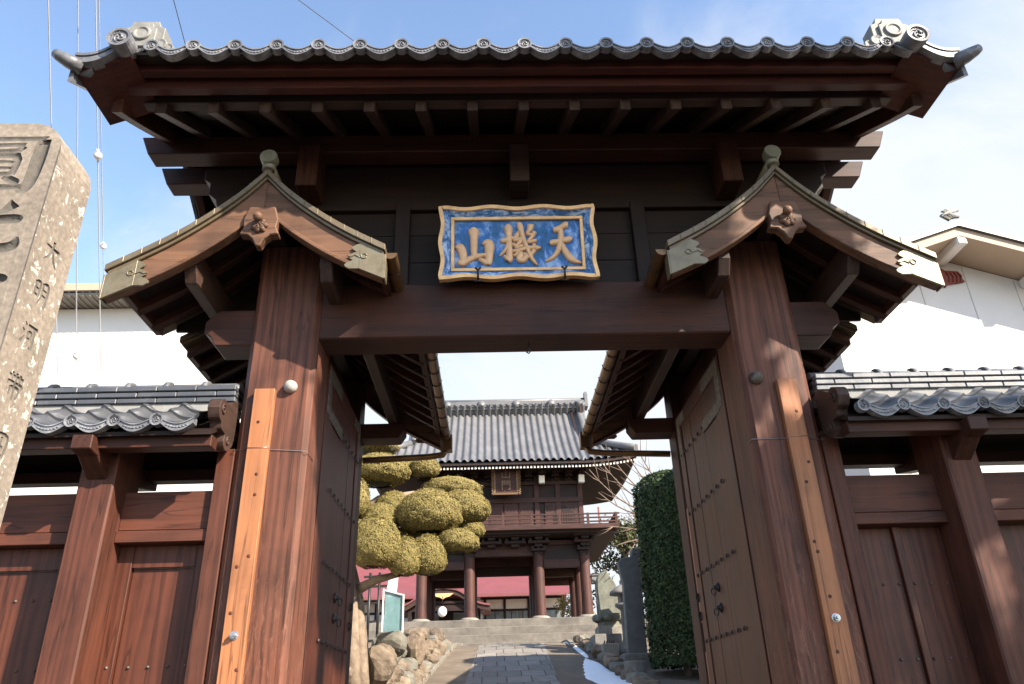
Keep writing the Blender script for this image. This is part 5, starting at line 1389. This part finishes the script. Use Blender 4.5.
def grow(m, p, d, L, r, depth, rnd, bend=.25, kids=(2, 3), leaves=None, droop=0.0):
    pts = [Vector(p)]; dd = Vector(d).normalized()
    n = 5
    for i in range(n):
        dd = (dd + Vector((rnd.uniform(-1, 1), rnd.uniform(-1, 1), rnd.uniform(-1, 1)))*bend*.5 + Vector((0, 0, droop))).normalized(); pts.append(pts[-1]+dd*L/n)
    m.tube(pts, [lerp(r, r*.62, i/n) for i in range(n+1)], 6 if depth > 1 else 4)
    if depth == 0:
        if leaves is not None: leaves.append(pts[-1])
        return
    for _ in range(rnd.randint(*kids)):
        k = rnd.choice([2, 3, 4, 5]); ax = dd.orthogonal().normalized(); ax.rotate(Matrix.Rotation(rnd.uniform(0, 6.28), 3, dd))
        nd = dd.copy(); nd.rotate(Matrix.Rotation(rnd.uniform(.35, .85), 3, ax))
        grow(m, pts[k], nd, L*rnd.uniform(.6, .82), r*.6*.9, depth-1, rnd, bend, kids, leaves, droop)
# bare plum tree: arching branches reaching out in front of the tower eaves
bt = thing('bare_tree', (6.2, 24.0, 2.9), 'leafless tree with arching pinkish branches before the tower eaves', 'tree')
rnd = random.Random(4); m = MB()
m.tube([(6.2, 24, 2.8), (6.1, 24, 5.2), (5.8, 24, 7.4)], [.2, .16, .11], 10)
def arch(p, q, sag, r, n=9):
    p, q = Vector(p), Vector(q); pts = []
    for i in range(n+1):
        t = i/n; v = p.lerp(q, t) + Vector((0, .25*math.sin(t*2.6), sag*4*t*(1-t))); pts.append(v)
    m.tube(pts, [lerp(r, r*.3, i/n) for i in range(n+1)], 6); return pts
B0 = (5.8, 24, 7.4)
for q, sg in (((2.95, 24.1, 8.75), -.62), ((3.15, 23.8, 7.9), -.45), ((3.4, 24.3, 9.05), -.50), ((3.75, 23.7, 8.9), -.35), ((4.2, 24.0, 9.3), -.3), ((4.6, 24.2, 9.6), -.2), ((3.3, 24.2, 6.9), .15), ((3.5, 24, 6.2), .25), ((7.2, 24, 9.3), .1), ((6.4, 24.8, 9.6), 0)):
    pts = arch(B0 if q[2] > 7.2 else (6.0, 24, 6.2), q, sg, .045)
    for _ in range(7):
        k = rnd.randint(3, 8); v = pts[k]; d = (pts[k+1]-v).normalized()
        ax = Vector((rnd.uniform(-.3, .3), 1, rnd.uniform(-.3, .3))); d.rotate(Matrix.Rotation(rnd.choice((-1, 1))*rnd.uniform(.4, .9), 3, ax))
        L = rnd.uniform(.35, .9); m.tube([v, v+d*L*.5+Vector((0, 0, .04)), v+d*L+Vector((0, 0, .14))], [.015, .010, .005], 4)
m.build('branches', 'twig', bt)
# pines and shrubs further back
def blob_tree(name, base, h, blobs, leafm, size, n, label, cat, barkm='bark', group=None):
    t = thing(name, base, label, cat, group)
    bx_, by_, bz_ = base; m = MB()
    m.tube([(bx_, by_, bz_-.2), (bx_+.1, by_, bz_+h*.5), (bx_-.05, by_, bz_+h*.92)], [h*.035, h*.026, h*.01], 9)
    for (x, y, z, r) in blobs: m.tube([(bx_+.05, by_, bz_+z*.72), (bx_+x*.6, by_+y*.6, bz_+z*.88), (bx_+x, by_+y, bz_+z)], [h*.013, h*.009, h*.004], 6)
    m.build('trunk', barkm, t)
    rn = random.Random(hash(name) % 97 + len(blobs)); m = MB()
    for (x, y, z, r) in blobs:
        for _ in range(int(n*r*r)):
            p = Vector((rn.gauss(0, .5), rn.gauss(0, .5), rn.gauss(0, .33)))
            if p.length > 1.25: continue
            p = Vector((bx_+x, by_+y, bz_+z)) + p*r
            nrm = Vector((rn.uniform(-1, 1), rn.uniform(-1, 1), rn.uniform(-.4, 1))).normalized(); tt = nrm.orthogonal().normalized(); tt.rotate(Matrix.Rotation(rn.uniform(0, 6.28), 3, nrm)); b_ = nrm.cross(tt)
            s1, s2 = size*rn.uniform(.6, 1.3), size*.45
            m.add([p-tt*s1*.5, p-b_*s2*.5, p+tt*s1*.5, p+b_*s2*.5], [(0, 1, 2, 3)])
    m.build('crown', leafm, t)
    return t
rn = random.Random(15)
blob_tree('pine_tree', (7.2, 44, 5.2), 6.2, [(rn.uniform(-1.9, 2.4), rn.uniform(-1, 1), z, rn.uniform(.8, 1.25)) for z in (1.8, 2.3, 2.8, 3.3, 3.7, 4.1, 4.4, 4.8, 5.1, 5.5, 5.8, 6.2)], 'pine_leaf', .26, 330, 'sunlit pine with layered yellow-green boughs right of the tower gate', 'tree')
blob_tree('round_shrub', (4.6, 48, 5.6), 2.4, [(0, 0, 1.2, .9), (.5, .1, 1.7, .8), (-.45, 0, 1.8, .7), (.1, 0, 2.2, .6), (.2, 0, .6, .9)], 'yellow_leaf', .2, 520, 'rounded yellow-green shrub seen between the right tower pillars', 'shrub')
blob_tree('garden_pine', (-7.6, 19, 2.2), 5.2, [(rn.uniform(-1.3, 1.3), rn.uniform(-1, 1), z, rn.uniform(.7, 1.0)) for z in (2.2, 2.8, 3.3, 3.8, 4.3, 4.8, 5.2)], 'pine_leaf', .18, 420, 'green pine in the garden behind the left tiled wall', 'tree')
# evergreens added out of view, crowns shaped to shade parts of the gate
def dense_tree(base, lumps, trunk, label):
    t = thing('added_shade_tree', base, label, 'tree')
    m = MB(); m.tube(trunk, [lerp(.22, .06, i/(len(trunk)-1)) for i in range(len(trunk))], 10)
    top = Vector(trunk[-1])
    for (x, y, z, r) in lumps:
        o = min((Vector(p) for p in trunk), key=lambda p: (p-Vector((x, y, z))).length); m.tube([o, Vector((x, y, z))], [.05, .02], 6)
    m.build('trunk', 'bark', t)
    rn = random.Random(len(lumps)); m = MB()
    for i, (x, y, z, r) in enumerate(lumps):
        m.cur = 1; lump(m, (x, y, z), (r*.86, r*.86, r*.8), i, 12, .10); m.cur = 0
        leaf_shell(m, (x, y, z), (r, r, r*.92), int(900*r*r), .12, rn, .12)
    m.build('crown', ['cedar_leaf', 'hedge_core'], t)
rn = random.Random(33)
lm = [(7.75+rn.uniform(-.1, .1), .7+rn.uniform(-.25, .25), z, .46) for z in (4.6, 5.1, 5.6, 6.1, 6.6, 7.1, 7.55)] + [(8.15, .7, 7.7, .34), (7.45, .75, 7.9, .28), (7.32, .7, 8.55, .33), (7.40, .7, 9.05, .30)]
lm += [(x+rn.uniform(-.12, .12), .7+rn.uniform(-.3, .3), z+rn.uniform(-.1, .1), .46) for x, z in ((8.5, 5.9), (8.55, 7.6), (9.1, 6.7), (9.1, 7.2), (9.7, 7.6), (10.2, 7.3), (10.3, 7.8), (8.5, 5.2), (9.8, 6.2), (10.4, 6.4))]
dense_tree((8.6, .7, 0), lm, [(8.7, .7, 0), (8.65, .72, 2.2), (8.5, .7, 4.6), (8.6, .7, 6.0), (8.5, .7, 7.4)], 'unseen dark evergreen on the street side, low broad crown added to shade the gate')
lm = [(x+rn.uniform(-.1, .1), .7+rn.uniform(-.25, .25), z, .44) for x, z in ((5.0, 8.6), (5.45, 8.5), (5.8, 8.8), (5.0, 9.2), (5.45, 9.1), (5.85, 9.3), (5.0, 9.8), (5.4, 9.7), (5.8, 9.8), (5.2, 10.3), (5.6, 10.3), (5.4, 10.8), (6.3, 9.35), (6.2, 9.0))]
dense_tree((5.45, .7, 0), lm, [(5.45, .7, 0), (5.4, .7, 3), (5.45, .7, 6), (5.4, .7, 8.4), (5.4, .7, 10.4)], 'unseen tall evergreen with a bare stem, crown added to shade lintel and left door')

# ------------------------------------------------------------------ overhead cables
def cable(p, q, label, balls=(), r=.0075, ext=1.5, mat='cable_white', name='overhead_cable'):
    p, q = Vector(p), Vector(q)
    t = thing(name, tuple(p), label, 'cable', 'thin cables against the sky')
    m = MB(); d = q-p; a = p - d*ext; pts = [a + (q-a)*(i/20) for i in range(21)]
    m.tube(pts, r, 5); m.build('line', mat, t)
    for f in balls:
        m = MB(); c = p + d*f; m.ball(c, .055, 12, (1, 1, 1.05)); m.tube([c-d.normalized()*.09, c+d.normalized()*.09], .018, 6)
        m.build('insulator', 'plaster_white', t)
cable((-5.347, 6, 9.587), (-7.401, 11.6, 6.658), 'leftmost thin white cable slanting down to the left building')
cable((-4.994, 6, 9.586), (-7.108, 11.6, 6.652), 'thin white cable with one low white insulator against the white building', (.905,))
cable((-4.80, 6, 9.586), (-6.702, 11.6, 6.644), 'thin white cable carrying the upper white insulator beside the gate roof', (.375,))
cable((-4.765, 6, 9.586), (-6.984, 11.6, 8.254), 'rightmost thin white cable carrying a white insulator left of the gate', (.78,), ext=1.2)
cable((-5.257, 8, 12.245), (-6.225, 12, 13.238), 'short dark cable above the left end of the gate roof', (), .008, 1.0, 'antenna')
cable((-3.996, 8, 12.242), (-1.237, 12, 13.051), 'dark cable slanting over the left half of the gate roof', (), .008, 1.0, 'antenna')
